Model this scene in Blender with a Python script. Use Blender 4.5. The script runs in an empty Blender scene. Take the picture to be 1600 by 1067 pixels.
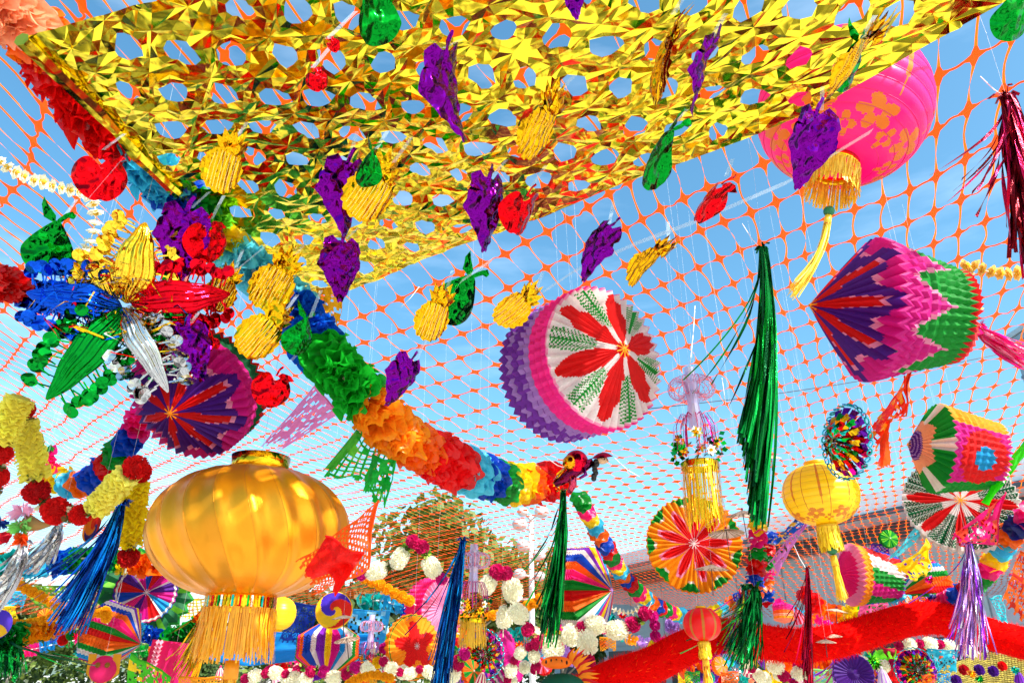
import bpy, bmesh, math, random
import numpy as np
from mathutils import Vector, Matrix, Euler, noise
R_ = random.Random(7)
PI = math.pi
rad = math.radians
scene = bpy.context.scene
COL = scene.collection

# ---------------------------------------------------------------- camera
F = 1150.0; CX = 800.0; CY = 533.5; PITCH = rad(24.2); EYE = Vector((0, 0, 1.6))
cd = bpy.data.cameras.new('camera'); cam = bpy.data.objects.new('camera', cd); COL.objects.link(cam)
cam.location = EYE; cam.rotation_euler = (PI/2 + PITCH, 0, 0)
cd.sensor_width = 36; cd.lens = 36*F/1600; cd.clip_start = 0.02; cd.clip_end = 2000
scene.camera = cam
RT = Vector((1, 0, 0)); FW = Vector((0, math.cos(PITCH), math.sin(PITCH))); UP = Vector((0, -math.sin(PITCH), math.cos(PITCH)))

# ---------------------------------------------------------------- sky, sun, exposure
SUN_AZ = rad(130); SUN_EL = rad(42)          # azimuth clockwise from +Y
w = bpy.data.worlds.new('World'); scene.world = w; w.use_nodes = True
nt = w.node_tree; nt.nodes.clear()
wo = nt.nodes.new('ShaderNodeOutputWorld'); bg = nt.nodes.new('ShaderNodeBackground')
sky = nt.nodes.new('ShaderNodeTexSky'); sky.sky_type = 'NISHITA'; sky.sun_disc = False
sky.sun_elevation = SUN_EL; sky.sun_rotation = SUN_AZ; sky.air_density = 1.0; sky.dust_density = 1.8; sky.ozone_density = 1.5
tc = nt.nodes.new('ShaderNodeTexCoord'); mp = nt.nodes.new('ShaderNodeMapping')
mp.inputs['Scale'].default_value = (1.2, 1.2, 5); mp.inputs['Rotation'].default_value = (0.25, 0.3, 0.4)
ns = nt.nodes.new('ShaderNodeTexNoise'); ns.inputs['Scale'].default_value = 1.6; ns.inputs['Detail'].default_value = 7; ns.inputs['Roughness'].default_value = .55
mr = nt.nodes.new('ShaderNodeMapRange'); mr.inputs['From Min'].default_value = .5; mr.inputs['From Max'].default_value = .85; mr.inputs['To Max'].default_value = .30
mx = nt.nodes.new('ShaderNodeMix'); mx.data_type = 'RGBA'; mx.inputs[7].default_value = (7.5, 8.6, 10, 1)
L = nt.links.new
L(tc.outputs['Generated'], mp.inputs[0]); L(mp.outputs[0], ns.inputs[0]); L(ns.outputs[0], mr.inputs[0])
hs0 = nt.nodes.new('ShaderNodeHueSaturation'); hs0.inputs['Saturation'].default_value = 1.15; tn = nt.nodes.new('ShaderNodeMix'); tn.data_type = 'RGBA'; tn.blend_type = 'MULTIPLY'; tn.inputs[0].default_value = 1; tn.inputs[7].default_value = (.80, 1.02, .96, 1); L(sky.outputs[0], tn.inputs[6]); L(tn.outputs[2], hs0.inputs['Color'])
L(mr.outputs[0], mx.inputs[0]); L(hs0.outputs[0], mx.inputs[6]); L(mx.outputs[2], bg.inputs[0]); L(bg.outputs[0], wo.inputs[0])
bg.inputs[1].default_value = 0.15
sd = bpy.data.lights.new('sun', 'SUN'); sd.energy = 5.0; sd.angle = rad(.53); sd.color = (1, .955, .88)
so = bpy.data.objects.new('sun', sd); COL.objects.link(so)
sdir = Vector((math.sin(SUN_AZ)*math.cos(SUN_EL), math.cos(SUN_AZ)*math.cos(SUN_EL), math.sin(SUN_EL)))
so.rotation_euler = sdir.to_track_quat('Z', 'Y').to_euler(); so.location = sdir*30
vs = scene.view_settings
vs.view_transform = 'Standard'; vs.look = 'None'; vs.exposure = 1.08; vs.gamma = 1; vs.use_curve_mapping = False
scene.cycles.max_bounces = 9; scene.cycles.transparent_max_bounces = 12; scene.cycles.use_denoising = True
scene.cycles.sample_clamp_indirect = 6

# ---------------------------------------------------------------- colour helpers
def lin(c):
    if isinstance(c, str): c = PAL[c]
    o = []
    for v in c:
        v /= 255.
        o.append(v/12.92 if v <= .04045 else ((v+.055)/1.055)**2.4)
    return tuple(o)
PAL = dict(red=(222,14,16), crimson=(190,8,34), orange=(245,110,12), amber=(248,160,14), yellow=(250,214,20), cream=(255,250,226), white=(235,226,222),
    green=(8,150,44), dkgreen=(6,104,58), lime=(120,214,50), teal=(20,170,160), cyan=(60,190,226), sky=(20,150,214), blue=(10,72,190), navy=(26,30,120),
    purple=(84,24,142), violet=(140,40,190), lilac=(176,130,206), magenta=(214,14,140), pink=(244,30,130), hot=(250,20,150), palepink=(244,150,190), rose=(204,10,96),
    gold=(228,172,24), silver=(205,205,205), black=(14,12,14), brown=(90,50,30), skin=(214,170,130), peach=(246,170,130), grey=(120,128,134), olive=(120,128,40))

# ---------------------------------------------------------------- materials (all read the face colour attribute)
MATS = {}
def mat(name, rough=.5, metal=0., trans=0., bump=0., bscale=40., spec=.5, aniso=0., vary=.0, alpha=1., coat=0., kind='noise', detail=4):
    if name in MATS: return MATS[name]
    m = bpy.data.materials.new(name); m.use_nodes = True; n = m.node_tree; n.nodes.clear(); K = n.links.new
    out = n.nodes.new('ShaderNodeOutputMaterial'); p = n.nodes.new('ShaderNodeBsdfPrincipled')
    at = n.nodes.new('ShaderNodeAttribute'); at.attribute_name = 'Col'
    p.inputs['Roughness'].default_value = rough; p.inputs['Metallic'].default_value = metal
    p.inputs['Specular IOR Level'].default_value = spec; p.inputs['Coat Weight'].default_value = coat; p.inputs['Coat Roughness'].default_value = .15
    if aniso: p.inputs['Anisotropic'].default_value = aniso
    csrc = at.outputs['Color']
    tco = n.nodes.new('ShaderNodeTexCoord')
    if vary:
        nz = n.nodes.new('ShaderNodeTexNoise'); nz.inputs['Scale'].default_value = bscale*.35; nz.inputs['Detail'].default_value = 5
        K(tco.outputs['Object'], nz.inputs['Vector'])
        hs = n.nodes.new('ShaderNodeHueSaturation'); r = n.nodes.new('ShaderNodeMapRange')
        r.inputs['From Min'].default_value = .3; r.inputs['From Max'].default_value = .7
        r.inputs['To Min'].default_value = 1-vary; r.inputs['To Max'].default_value = 1+vary*.6
        K(nz.outputs[0], r.inputs[0]); K(r.outputs[0], hs.inputs['Value']); K(csrc, hs.inputs['Color']); csrc = hs.outputs[0]
    K(csrc, p.inputs['Base Color'])
    last = p.outputs[0]
    bm_ = None
    if bump:
        if kind == 'crinkle':
            v1 = n.nodes.new('ShaderNodeTexVoronoi'); v1.feature = 'DISTANCE_TO_EDGE'; v1.inputs['Scale'].default_value = bscale
            dn = n.nodes.new('ShaderNodeTexNoise'); dn.inputs['Scale'].default_value = bscale*.6; dn.inputs['Detail'].default_value = 3
            ad = n.nodes.new('ShaderNodeMix'); ad.data_type = 'VECTOR'; ad.inputs[0].default_value = .12
            K(tco.outputs['Object'], dn.inputs['Vector']); K(tco.outputs['Object'], ad.inputs[4]); K(dn.outputs['Color'], ad.inputs[5]); K(ad.outputs[1], v1.inputs['Vector'])
            s2 = n.nodes.new('ShaderNodeMath'); s2.operation = 'ADD'; K(v1.outputs['Distance'], s2.inputs[0]); K(dn.outputs[0], s2.inputs[1]); h = s2.outputs[0]
        else:
            v1 = n.nodes.new('ShaderNodeTexNoise'); v1.inputs['Scale'].default_value = bscale; v1.inputs['Detail'].default_value = detail; v1.inputs['Roughness'].default_value = .6
            K(tco.outputs['Object'], v1.inputs['Vector']); h = v1.outputs[0]
        b = n.nodes.new('ShaderNodeBump'); b.inputs['Strength'].default_value = min(1, bump); b.inputs['Distance'].default_value = .6/bscale
        K(h, b.inputs['Height']); K(b.outputs[0], p.inputs['Normal']); bm_ = b
    if trans:
        t = n.nodes.new('ShaderNodeBsdfTranslucent'); K(csrc, t.inputs['Color'])
        ms = n.nodes.new('ShaderNodeMixShader'); ms.inputs[0].default_value = trans
        K(last, ms.inputs[1]); K(t.outputs[0], ms.inputs[2]); last = ms.outputs[0]
    if alpha < 1:
        t = n.nodes.new('ShaderNodeBsdfTransparent'); ms = n.nodes.new('ShaderNodeMixShader'); ms.inputs[0].default_value = alpha
        K(t.outputs[0], ms.inputs[1]); K(last, ms.inputs[2]); last = ms.outputs[0]
    K(last, out.inputs[0]); MATS[name] = m
    return m
M_PAPER = mat('crepe_paper', .6, trans=.5, bump=.25, bscale=60, vary=.10, spec=.35)
M_PLAST = mat('plastic_petal', .24, trans=.58, bump=.12, bscale=30, vary=.05)
M_FOIL = mat('coloured_foil', .14, metal=1, bump=.16, bscale=15, kind='crinkle')
M_FRUIT = mat('crinkled_fruit_foil', .15, metal=1, bump=.42, bscale=3.6, detail=1)
M_PINE = mat('ribbed_fruit_foil', .16, metal=1, bump=.16, bscale=3, detail=1)
M_SHEET = mat('gold_sheet_foil', .09, metal=1, bump=.12, bscale=7, detail=2)
M_TINSEL = mat('tinsel', .22, metal=.9, bump=.5, bscale=180)
M_SATIN = mat('gold_satin', .36, metal=.66, bump=.05, bscale=14, vary=.08, aniso=.5, trans=.06)
M_CLOTH = mat('lantern_nylon', .36, trans=.38, bump=.05, bscale=50, spec=.5)
M_THREAD = mat('silk_thread', .42, trans=.25, bump=.2, bscale=200, vary=.1)
M_NET = mat('net_plastic', .5, trans=.38, bump=.05, bscale=60, spec=.25)
M_FLOWER = mat('felt_petal', .75, trans=.4, bump=.3, bscale=120, vary=.12, spec=.3)
M_CLEAR = mat('clear_plastic', .18, trans=.2, alpha=.32)
M_CRYSTAL = mat('clear_bead', .05, metal=.25, alpha=.62, trans=.1)
M_FUR = mat('fur_fibre', .9, trans=.3, spec=.05)
M_LEAF = mat('tree_leaf', .5, trans=.35, vary=.35, bscale=1.2)
M_BARK = mat('bark', .85, bump=.6, bscale=9, vary=.35)
M_PAINT = mat('painted_metal', .45, bump=.03, bscale=8, vary=.05)
M_MATTE = mat('painted_wall', .8, bump=.2, bscale=6, vary=.1)
M_WICKER = mat('string_fibre', .7, trans=.2)

# ---------------------------------------------------------------- placing
def W(px, py, d):
    return EYE + FW*d + RT*((px-CX)/F*d) + UP*((CY-py)/F*d)
MCAM = Matrix((RT, UP, -FW)).transposed().to_4x4()                  # x right, y up in the lens frame, z towards the lens
MUPR = Matrix((RT, Vector((0, 0, 1)), Vector((0, -1, 0)))).transposed().to_4x4()  # plumb: y is straight up
def link(o, parent=None):
    COL.objects.link(o)
    if parent is not None: o.parent = parent
    return o
def thing(name, label, cat, px, py, d, rot=(0, 0, 0), group=None, up=True):
    o = bpy.data.objects.new(name, None); o.empty_display_size = .05; link(o)
    p_ = W(px, py, d); vm = MCAM
    if not up:       # frame whose z axis looks back along the line of sight
        z_ = (EYE-p_).normalized(); x_ = Vector((0, 0, 1)).cross(z_).normalized(); x_ = (RT-z_*RT.dot(z_)).normalized(); vm = Matrix((x_, z_.cross(x_), z_)).transposed().to_4x4()
    o.matrix_world = Matrix.Translation(p_) @ (MUPR if up else vm) @ Euler([rad(a) for a in rot]).to_matrix().to_4x4()
    o['label'] = label; o['category'] = cat
    if group: o['group'] = group
    return o
def at_world(name, label, cat, loc, group=None, kind=None):
    o = bpy.data.objects.new(name, None); o.empty_display_size = .05; link(o); o.location = loc
    o['label'] = label; o['category'] = cat
    if group: o['group'] = group
    return o
def copy_tree(o, parent=None):
    c = o.copy(); COL.objects.link(c)
    if parent is not None: c.parent = parent
    for ch in list(o.children): copy_tree(ch, c)
    return c

# ---------------------------------------------------------------- mesh builder
class MB:
    def __init__(s): s.v = []; s.f = []; s.c = []
    def add(s, vs, fs, col):
        b = len(s.v); s.v.extend(vs)
        for f in fs:
            s.f.append(tuple(b+i for i in f)); s.c.append(col)
    def quad(s, a, b, c, d, col): s.add([a, b, c, d], [(0, 1, 2, 3)], col)
    def grid(s, fn, nu, nv, col, closeu=False):
        """fn(u,v)->Vector; col colour or fn(u,v)"""
        b = len(s.v); mu = nu if closeu else nu+1
        for j in range(nv+1):
            for i in range(mu): s.v.append(Vector(fn(i/nu, j/nv)))
        cf = callable(col)
        for j in range(nv):
            for i in range(nu):
                i2 = (i+1) % mu
                s.f.append((b+j*mu+i, b+j*mu+i2, b+(j+1)*mu+i2, b+(j+1)*mu+i))
                s.c.append(col((i+.5)/nu, (j+.5)/nv) if cf else col)
    def tube(s, pts, r, n, col, cap=True):
        pts = [Vector(p) for p in pts]; m = len(pts); b = len(s.v)
        nrm = None
        for k, p in enumerate(pts):
            t = (pts[min(k+1, m-1)]-pts[max(k-1, 0)])
            t = t.normalized() if t.length > 1e-9 else Vector((0, 0, 1))
            if nrm is None:
                nrm = t.orthogonal().normalized()
            nrm = (nrm - t*nrm.dot(t))
            nrm = nrm.normalized() if nrm.length > 1e-6 else t.orthogonal().normalized()
            bn = t.cross(nrm); rr = r[k] if isinstance(r, (list, tuple)) else r
            for i in range(n):
                a = 2*PI*i/n; s.v.append(p + (nrm*math.cos(a)+bn*math.sin(a))*rr)
        for k in range(m-1):
            for i in range(n):
                j = (i+1) % n
                s.f.append((b+k*n+i, b+k*n+j, b+(k+1)*n+j, b+(k+1)*n+i)); s.c.append(col)
        if cap:
            s.f.append(tuple(b+i for i in reversed(range(n)))); s.c.append(col)
            s.f.append(tuple(b+(m-1)*n+i for i in range(n))); s.c.append(col)
    def ribbon(s, pts, wd, col, side=None, twist=0., taper=True):
        pts = [Vector(p) for p in pts]; b = len(s.v); m = len(pts)
        sd_ = Vector(side) if side else Vector((R_.uniform(-1, 1), R_.uniform(-.3, .3), R_.uniform(-1, 1))).normalized()
        for k, p in enumerate(pts):
            q = sd_
            if twist:
                t = (pts[min(k+1, m-1)]-pts[max(k-1, 0)]).normalized(); q = Matrix.Rotation(twist*k/m, 3, t) @ sd_
            s.v.append(p - q*wd/2); s.v.append(p + q*wd/2)
        for k in range(m-1):
            s.f.append((b+2*k, b+2*k+1, b+2*k+3, b+2*k+2)); s.c.append(col)
    def lathe(s, prof, n, col, wob=None, axis='y'):
        """prof list of (r,y)"""
        b = len(s.v); m = len(prof)
        for k, (r, y) in enumerate(prof):
            for i in range(n):
                a = 2*PI*i/n; rr = r*(wob(a, k/(m-1)) if wob else 1)
                s.v.append(Vector((rr*math.cos(a), y, rr*math.sin(a))))
        cf = callable(col)
        for k in range(m-1):
            for i in range(n):
                j = (i+1) % n
                s.f.append((b+k*n+i, b+k*n+j, b+(k+1)*n+j, b+(k+1)*n+i)); s.c.append(col(2*PI*(i+.5)/n, (k+.5)/(m-1)) if cf else col)
    def ball(s, c, r, col, n=10, m=7, sq=(1, 1, 1)):
        c = Vector(c); b = len(s.v)
        for k in range(m+1):
            t = PI*k/m
            for i in range(n):
                a = 2*PI*i/n
                s.v.append(c+Vector((r*sq[0]*math.sin(t)*math.cos(a), r*sq[1]*math.cos(t), r*sq[2]*math.sin(t)*math.sin(a))))
        for k in range(m):
            for i in range(n):
                j = (i+1) % n
                s.f.append((b+k*n+i, b+k*n+j, b+(k+1)*n+j, b+(k+1)*n+i)); s.c.append(col)
    def box(s, lo, hi, col, mtx=None):
        x0, y0, z0 = lo; x1, y1, z1 = hi
        v = [Vector(p) for p in ((x0,y0,z0),(x1,y0,z0),(x1,y1,z0),(x0,y1,z0),(x0,y0,z1),(x1,y0,z1),(x1,y1,z1),(x0,y1,z1))]
        if mtx: v = [mtx @ p for p in v]
        s.add(v, [(0,3,2,1),(4,5,6,7),(0,1,5,4),(1,2,6,5),(2,3,7,6),(3,0,4,7)], col)
    def xform(s, m, start=0):
        for i in range(start, len(s.v)): s.v[i] = m @ s.v[i]
    def mesh(s, name, m, smooth=True):
        me = bpy.data.meshes.new(name); me.from_pydata([tuple(v) for v in s.v], [], s.f)
        at = me.color_attributes.new('Col', 'FLOAT_COLOR', 'CORNER')
        n_ = np.array([len(f) for f in s.f], dtype=int)
        if not s.f: me.materials.append(m); return me
        cc = np.ones((len(s.f), 4), dtype=np.float32); cc[:, :3] = np.array(s.c, dtype=np.float32)[:, :3]
        at.data.foreach_set('color', np.repeat(cc, n_, axis=0).ravel())
        me.materials.append(m)
        if smooth: me.polygons.foreach_set('use_smooth', [True]*len(me.polygons))
        me.update()
        return me
    def build(s, name, m, parent=None, smooth=True, stuff=False):
        o = bpy.data.objects.new(name, s.mesh(name, m, smooth)); link(o, parent)
        if stuff: o['kind'] = 'stuff'
        return o
def tagm(o, label, cat, group=None):
    o['label'] = label; o['category'] = cat
    if group: o['group'] = group
    return o
def struct(o):
    o['kind'] = 'structure'; return o
def nz(x, y, z=0.): return noise.noise(Vector((x, y, z)))
def jit(c, a=.12, rnd=R_):
    k = 1+rnd.uniform(-a, a); return tuple(min(1, max(0, v*k)) for v in c)
NETZ = 2.0
def hang(parent, top, col=(240,240,240), z=None):
    """thin cord from a point of the thing (local) straight up to the net"""
    mw = parent.matrix_basis
    a = mw @ Vector(top); zt = (z if z is not None else EYE.z+net_h(a.x, a.y))
    if zt < a.z+.01: return
    b = Vector((a.x+R_.uniform(-.02, .02), a.y+.01, zt)); inv = mw.inverted()
    m = MB(); mid = (a+b)/2+Vector((.008, .004, 0))
    sc_ = inv.to_scale()[0]; m.tube([inv@a, inv@mid, inv@b], .0005*sc_, 4, lin(col)); m.build('cord', M_CLEAR, parent)

# ---------------------------------------------------------------- the net's height above the lens
def net_h(x, y):
    r = math.hypot(x, y)
    h = NETZ + .07*nz(x*.55, y*.55, 3) + .03*nz(x*1.7, y*1.7, 9)
    if r > 7: h += .35*nz(x*.16, y*.16, 5)*min(1, (r-7)/6)
    if y > 12: h -= .035*(y-12)
    return h
# ================================================================ SETTING
# ground: unseen pale festival paving, dark patches added for the foil to reflect
gm = bpy.data.materials.new('paving'); gm.use_nodes = True; g = gm.node_tree; gp = g.nodes['Principled BSDF']; gp.inputs['Roughness'].default_value = .85
t1 = g.nodes.new('ShaderNodeTexCoord'); n1 = g.nodes.new('ShaderNodeTexNoise'); n1.inputs['Scale'].default_value = .55; n1.inputs['Detail'].default_value = 6
cr = g.nodes.new('ShaderNodeValToRGB'); cr.color_ramp.elements[0].position = .43; cr.color_ramp.elements[0].color = (.10, .10, .09, 1)
cr.color_ramp.elements[1].position = .47; cr.color_ramp.elements[1].color = (.74, .70, .62, 1)
n2 = g.nodes.new('ShaderNodeTexNoise'); n2.inputs['Scale'].default_value = 9; n2.inputs['Detail'].default_value = 8
m2 = g.nodes.new('ShaderNodeMix'); m2.data_type = 'RGBA'; m2.blend_type = 'MULTIPLY'; m2.inputs[0].default_value = .35
g.links.new(t1.outputs['Object'], n1.inputs[0]); g.links.new(n1.outputs[0], cr.inputs[0]); g.links.new(t1.outputs['Object'], n2.inputs[0])
g.links.new(cr.outputs[0], m2.inputs[6]); g.links.new(n2.outputs[0], m2.inputs[7]); g.links.new(m2.outputs[2], gp.inputs['Base Color'])
mb = MB(); mb.grid(lambda u, v: Vector(((u-.5)*900, (v-.5)*900, 0)), 30, 30, (.5, .5, .5))
gr = mb.build('ground', gm); struct(gr)

# ---- orange barrier net
def build_net():
    m = MB(); S = NETZ/1.7
    O = Vector((1.567, 2.23))*S; A = Vector((.070, -.0745))*S; B = Vector((.117, .232))*S
    orange = lin((246, 78, 0)); amber = lin((250, 140, 14))
    def ss(x): x = max(0, min(1, x)); return x*x*(3-2*x)
    def pos(i, j):
        p = O + A*i + B*j
        k = ss((-i-13)/17.); dj = 5.5*math.tanh((j+7)/5.5)
        p = p + Vector((-.13, .055))*S*k*dj
        wv = Vector((nz(i*.21, j*.33, 1), nz(i*.21, j*.33, 7)))*.055 + Vector((nz(i*.8, j*.9, 2), nz(i*.8, j*.9, 4)))*.018
        p = p+wv
        return p
    cache = {}
    def P3(i, j):
        q = (i, j)
        if q not in cache:
            p = pos(i, j); z = net_h(p.x, p.y) + .012*nz(i*.9, j*.9, 11)
            cache[q] = Vector((p.x, p.y, EYE.z+z))
        return cache[q]
    def vis(p):
        if p.y < .25 or p.y > 23: return False
        d = (p-EYE).dot(FW)
        if d < .3: return p.y > .3 and abs(p.x) < 2.5
        x = (p-EYE).dot(RT)/d*F
        return abs(x) < 1080
    for i in range(-420, 260):
        for j in range(-60, 110):
            p = O + A*i + B*j
            if p.y < .1 or p.y > 24 or abs(p.x) > p.y*1.1+2.6: continue
            c = P3(i, j)
            if not vis(c): continue
            far = c.y > 7.5
            nb = [P3(i+1, j), P3(i, j+1), P3(i-1, j), P3(i, j-1)]
            dirs = [(q-c) for q in nb]
            la = .24 if not far else .24
            oc = jit(orange, .10)
            # node: four-pointed star with concave sides
            tips = []; 
            fr = [.30, .17, .30, .17]
            ww = [.0062, .0052, .0062, .0052]
            ring = []
            for k in range(4):
                d = dirs[k]; u = d.normalized(); sidev = Vector((-u.y, u.x, 0))
                t = c + d*fr[k]
                ring.append((t - sidev*ww[k], t + sidev*ww[k]))
            if far:
                # strands as single quads from node to node, diamond node
                for k in (0, 1):
                    d = dirs[k]; u = d.normalized(); sidev = Vector((-u.y, u.x, 0))*(.0054 if k == 0 else .0042)
                    m.quad(c-sidev, c+d-sidev, c+d+sidev, c+sidev, oc if k == 0 else jit(amber, .15))
                up_ = Vector((0, 0, .0015))
                m.quad(c+dirs[0]*.34+up_, c+dirs[1]*.22+up_, c+dirs[2]*.34+up_, c+dirs[3]*.22+up_, oc)
                continue
            vs_ = [c]; 
            for k in range(4):
                a1, a2 = ring[k]; nx = ring[(k+1) % 4][0]
                k0, k1 = (.125, .062) if k % 2 == 0 else (.062, .125)
                mid = c + dirs[k]*k0 + dirs[(k+1) % 4]*k1
                vs_ += [a1, a2, mid]
            fs = []
            for q in range(12): fs.append((0, 1+q, 1+(q+1) % 12))
            # orientation of mids: a1 is right of strand, a2 left towards the next neighbour (counter-clockwise)
            m.add(vs_, fs, oc)
            # strands, softly curved and twisted
            for k in (0, 1):
                d = dirs[k]; u = d.normalized(); sv = Vector((-u.y, u.x, 0)); q = nb[k]
                st = c+d*fr[k]; en = q-d*fr[k]
                n = 4; b = len(m.v); bow = sv*R_.uniform(-.010, .010)+Vector((0, 0, R_.uniform(-.006, .006)))
                tw = R_.uniform(-.6, 2.2) if k == 1 else R_.uniform(-.4, .4)
                for s_ in range(n+1):
                    t = s_/n; pp = st.lerp(en, t)+bow*math.sin(PI*t)
                    an = tw*math.sin(PI*t); wv = (sv*math.cos(an)+Vector((0, 0, 1))*math.sin(an))*(.0058 if k else .0072)*(1-.35*math.sin(PI*t))
                    m.v.append(pp-wv); m.v.append(pp+wv)
                cc = jit(orange, .08) if k == 0 else tuple(orange[h]*.55+amber[h]*.45 for h in range(3))
                for s_ in range(n):
                    m.f.append((b+2*s_, b+2*s_+1, b+2*s_+3, b+2*s_+2)); m.c.append(cc)
    o = m.build('barrier_net', M_NET, None, smooth=False)
    tagm(o, 'orange plastic mesh netting stretched overhead across the whole sky', 'net')
build_net()

# ---- trees
def tree(label, base, height, spread, crown_col, seed, trunk_h=.45, nleaf=5000, lean=(0, 0), trunks=1, sparse=1., leaf=.16):
    rnd = random.Random(seed); t = at_world('gum_tree', label, 'tree', base, 'gum trees behind the festival')
    tr = MB(); cr_ = MB(); tips = []
    bark = lin((150, 138, 124))
    for q in range(trunks):
        bx = Vector((rnd.uniform(-.3, .3)*q, rnd.uniform(-.3, .3)*q, 0)); top = Vector((lean[0]+rnd.uniform(-.6, .6), lean[1]+rnd.uniform(-.6, .6), height*trunk_h))
        pts = [bx.lerp(top, k/7)+Vector((nz(k*.7, seed, q)*.25, nz(k*.7, seed+5, q)*.25, 0))*(k > 0) for k in range(8)]
        r0 = height*.026 if trunk_h > .6 else height*.018
        tr.tube(pts, [r0*(1-.55*k/7) for k in range(8)], 10, bark)
        for b_ in range(9):
            st = pts[rnd.choice((4, 5, 6, 7))]; a = rnd.uniform(0, 2*PI); l = spread*rnd.uniform(.5, 1)
            en = st + Vector((math.cos(a)*l, math.sin(a)*l, height*rnd.uniform(.12, .5)))
            md = st.lerp(en, .5)+Vector((rnd.uniform(-.4, .4), rnd.uniform(-.4, .4), rnd.uniform(-.2, .6)))
            tr.tube([st, md, en], [r0*.4, r0*.25, r0*.08], 6, bark)
            tips += [(en, rnd.uniform(.5, 1)), (md.lerp(en, .5), rnd.uniform(.35, .7))]
            for _ in range(2):
                e2 = md.lerp(en, rnd.uniform(.2, .9))+Vector((rnd.uniform(-1, 1), rnd.uniform(-1, 1), rnd.uniform(-.2, 1)))*spread*.35
                tr.tube([md.lerp(en, .4), e2], [r0*.12, r0*.04], 5, bark); tips.append((e2, rnd.uniform(.35, .8)))
    tr.build('trunk', M_BARK, t)
    for _ in range(nleaf):
        c, s_ = rnd.choice(tips); rr = spread*.30*s_*sparse
        v = Vector((rnd.gauss(0, 1), rnd.gauss(0, 1), rnd.gauss(0, .75)))
        v = v.normalized()*rr*(rnd.random()**.45)*1.5
        p = c+v; l = leaf*rnd.uniform(.6, 1.4); a = Vector((rnd.uniform(-1, 1), rnd.uniform(-1, 1), rnd.uniform(-1.2, .4))).normalized(); b2 = a.orthogonal().normalized()*l*.34
        a = a*l; cc = jit(crown_col, .3, rnd)
        cr_.quad(p, p+a*.5+b2, p+a, p+a*.5-b2, cc)
    cr_.build('crown', M_LEAF, t, smooth=False, stuff=True)
    return t
gum = lin((92, 116, 40)); gum2 = lin((58, 82, 30)); gum3 = lin((118, 134, 58))
def gp_(px, d):   # ground point seen under pixel column px at ground distance d
    return Vector(((px-CX)/F*d*1.06, d, 0))
tree('broad leafy gum tree behind the net, left of the lamp post', gp_(705, 26), 6.0, 3.1, gum, 1, nleaf=11000, trunk_h=.5, leaf=.3, sparse=1.05)
tree('lower dense gum tree behind the cream flowers and orange net', gp_(612, 24), 4.6, 1.9, gum2, 2, nleaf=10000, leaf=.3, sparse=1.05)
tree('gum tree crown directly behind the lamp globes', gp_(795, 28), 6.3, 2.2, gum3, 3, nleaf=10000, leaf=.3, sparse=1.05)
tree('small gum tree right of the lamp post, above the striped fan', gp_(870, 30), 5.4, 1.5, gum2, 4, nleaf=5000, leaf=.3, sparse=1.05)
tree('gum tree with pale straight trunk at the far lower left', gp_(28, 34), 5.4, 1.6, gum, 5, trunk_h=.66, nleaf=2600, leaf=.22)
tree('second pale gum trunk, left of the blue tassel tips', gp_(62, 35), 5.6, 1.6, gum3, 6, trunk_h=.66, nleaf=2600, leaf=.22)
tree('gum tree with darker trunk under the orange ruffled garland', gp_(92, 36), 5.2, 1.8, gum2, 7, trunk_h=.62, nleaf=3000, leaf=.22)
tree('slim grey gum tree beside the pink paper owl', gp_(128, 36), 5.0, 2.2, gum, 8, trunk_h=.5, nleaf=7000, leaf=.22)
tree('pale green gum tree behind the pink box lantern', gp_(240, 36), 6.0, 2.4, gum3, 9, nleaf=8000, leaf=.24)
tree('dark green bush tree under the big gold lantern', gp_(350, 32), 3.4, 1.8, gum2, 10, nleaf=7500, leaf=.2)
tree('low gum tree behind the blue banner', gp_(450, 33), 3.6, 2.0, gum, 11, nleaf=6500, leaf=.2)
def bush():
    rnd = random.Random(44); m = MB()
    for _ in range(26000):
        a = rnd.uniform(-1, 1); x = a*46-3; y = 41+rnd.uniform(-2, 2); z = rnd.random()**.7*(3.0+1.3*nz(x*.22, 1)+.6*nz(x*.9, 4))
        p = Vector((x, y, z)); l = .32*rnd.uniform(.6, 1.3); u = Vector((rnd.uniform(-1, 1), rnd.uniform(-1, 1), rnd.uniform(-1, .4))).normalized(); b2 = u.orthogonal().normalized()*l*.36
        m.quad(p, p+u*l*.5+b2, p+u*l, p+u*l*.5-b2, jit(rnd.choice((gum, gum2, gum3)), .3, rnd))
    o = m.build('undergrowth', M_LEAF, None, smooth=False, stuff=True); o['label'] = 'band of olive green shrubs far behind the decorations'
bush()

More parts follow.
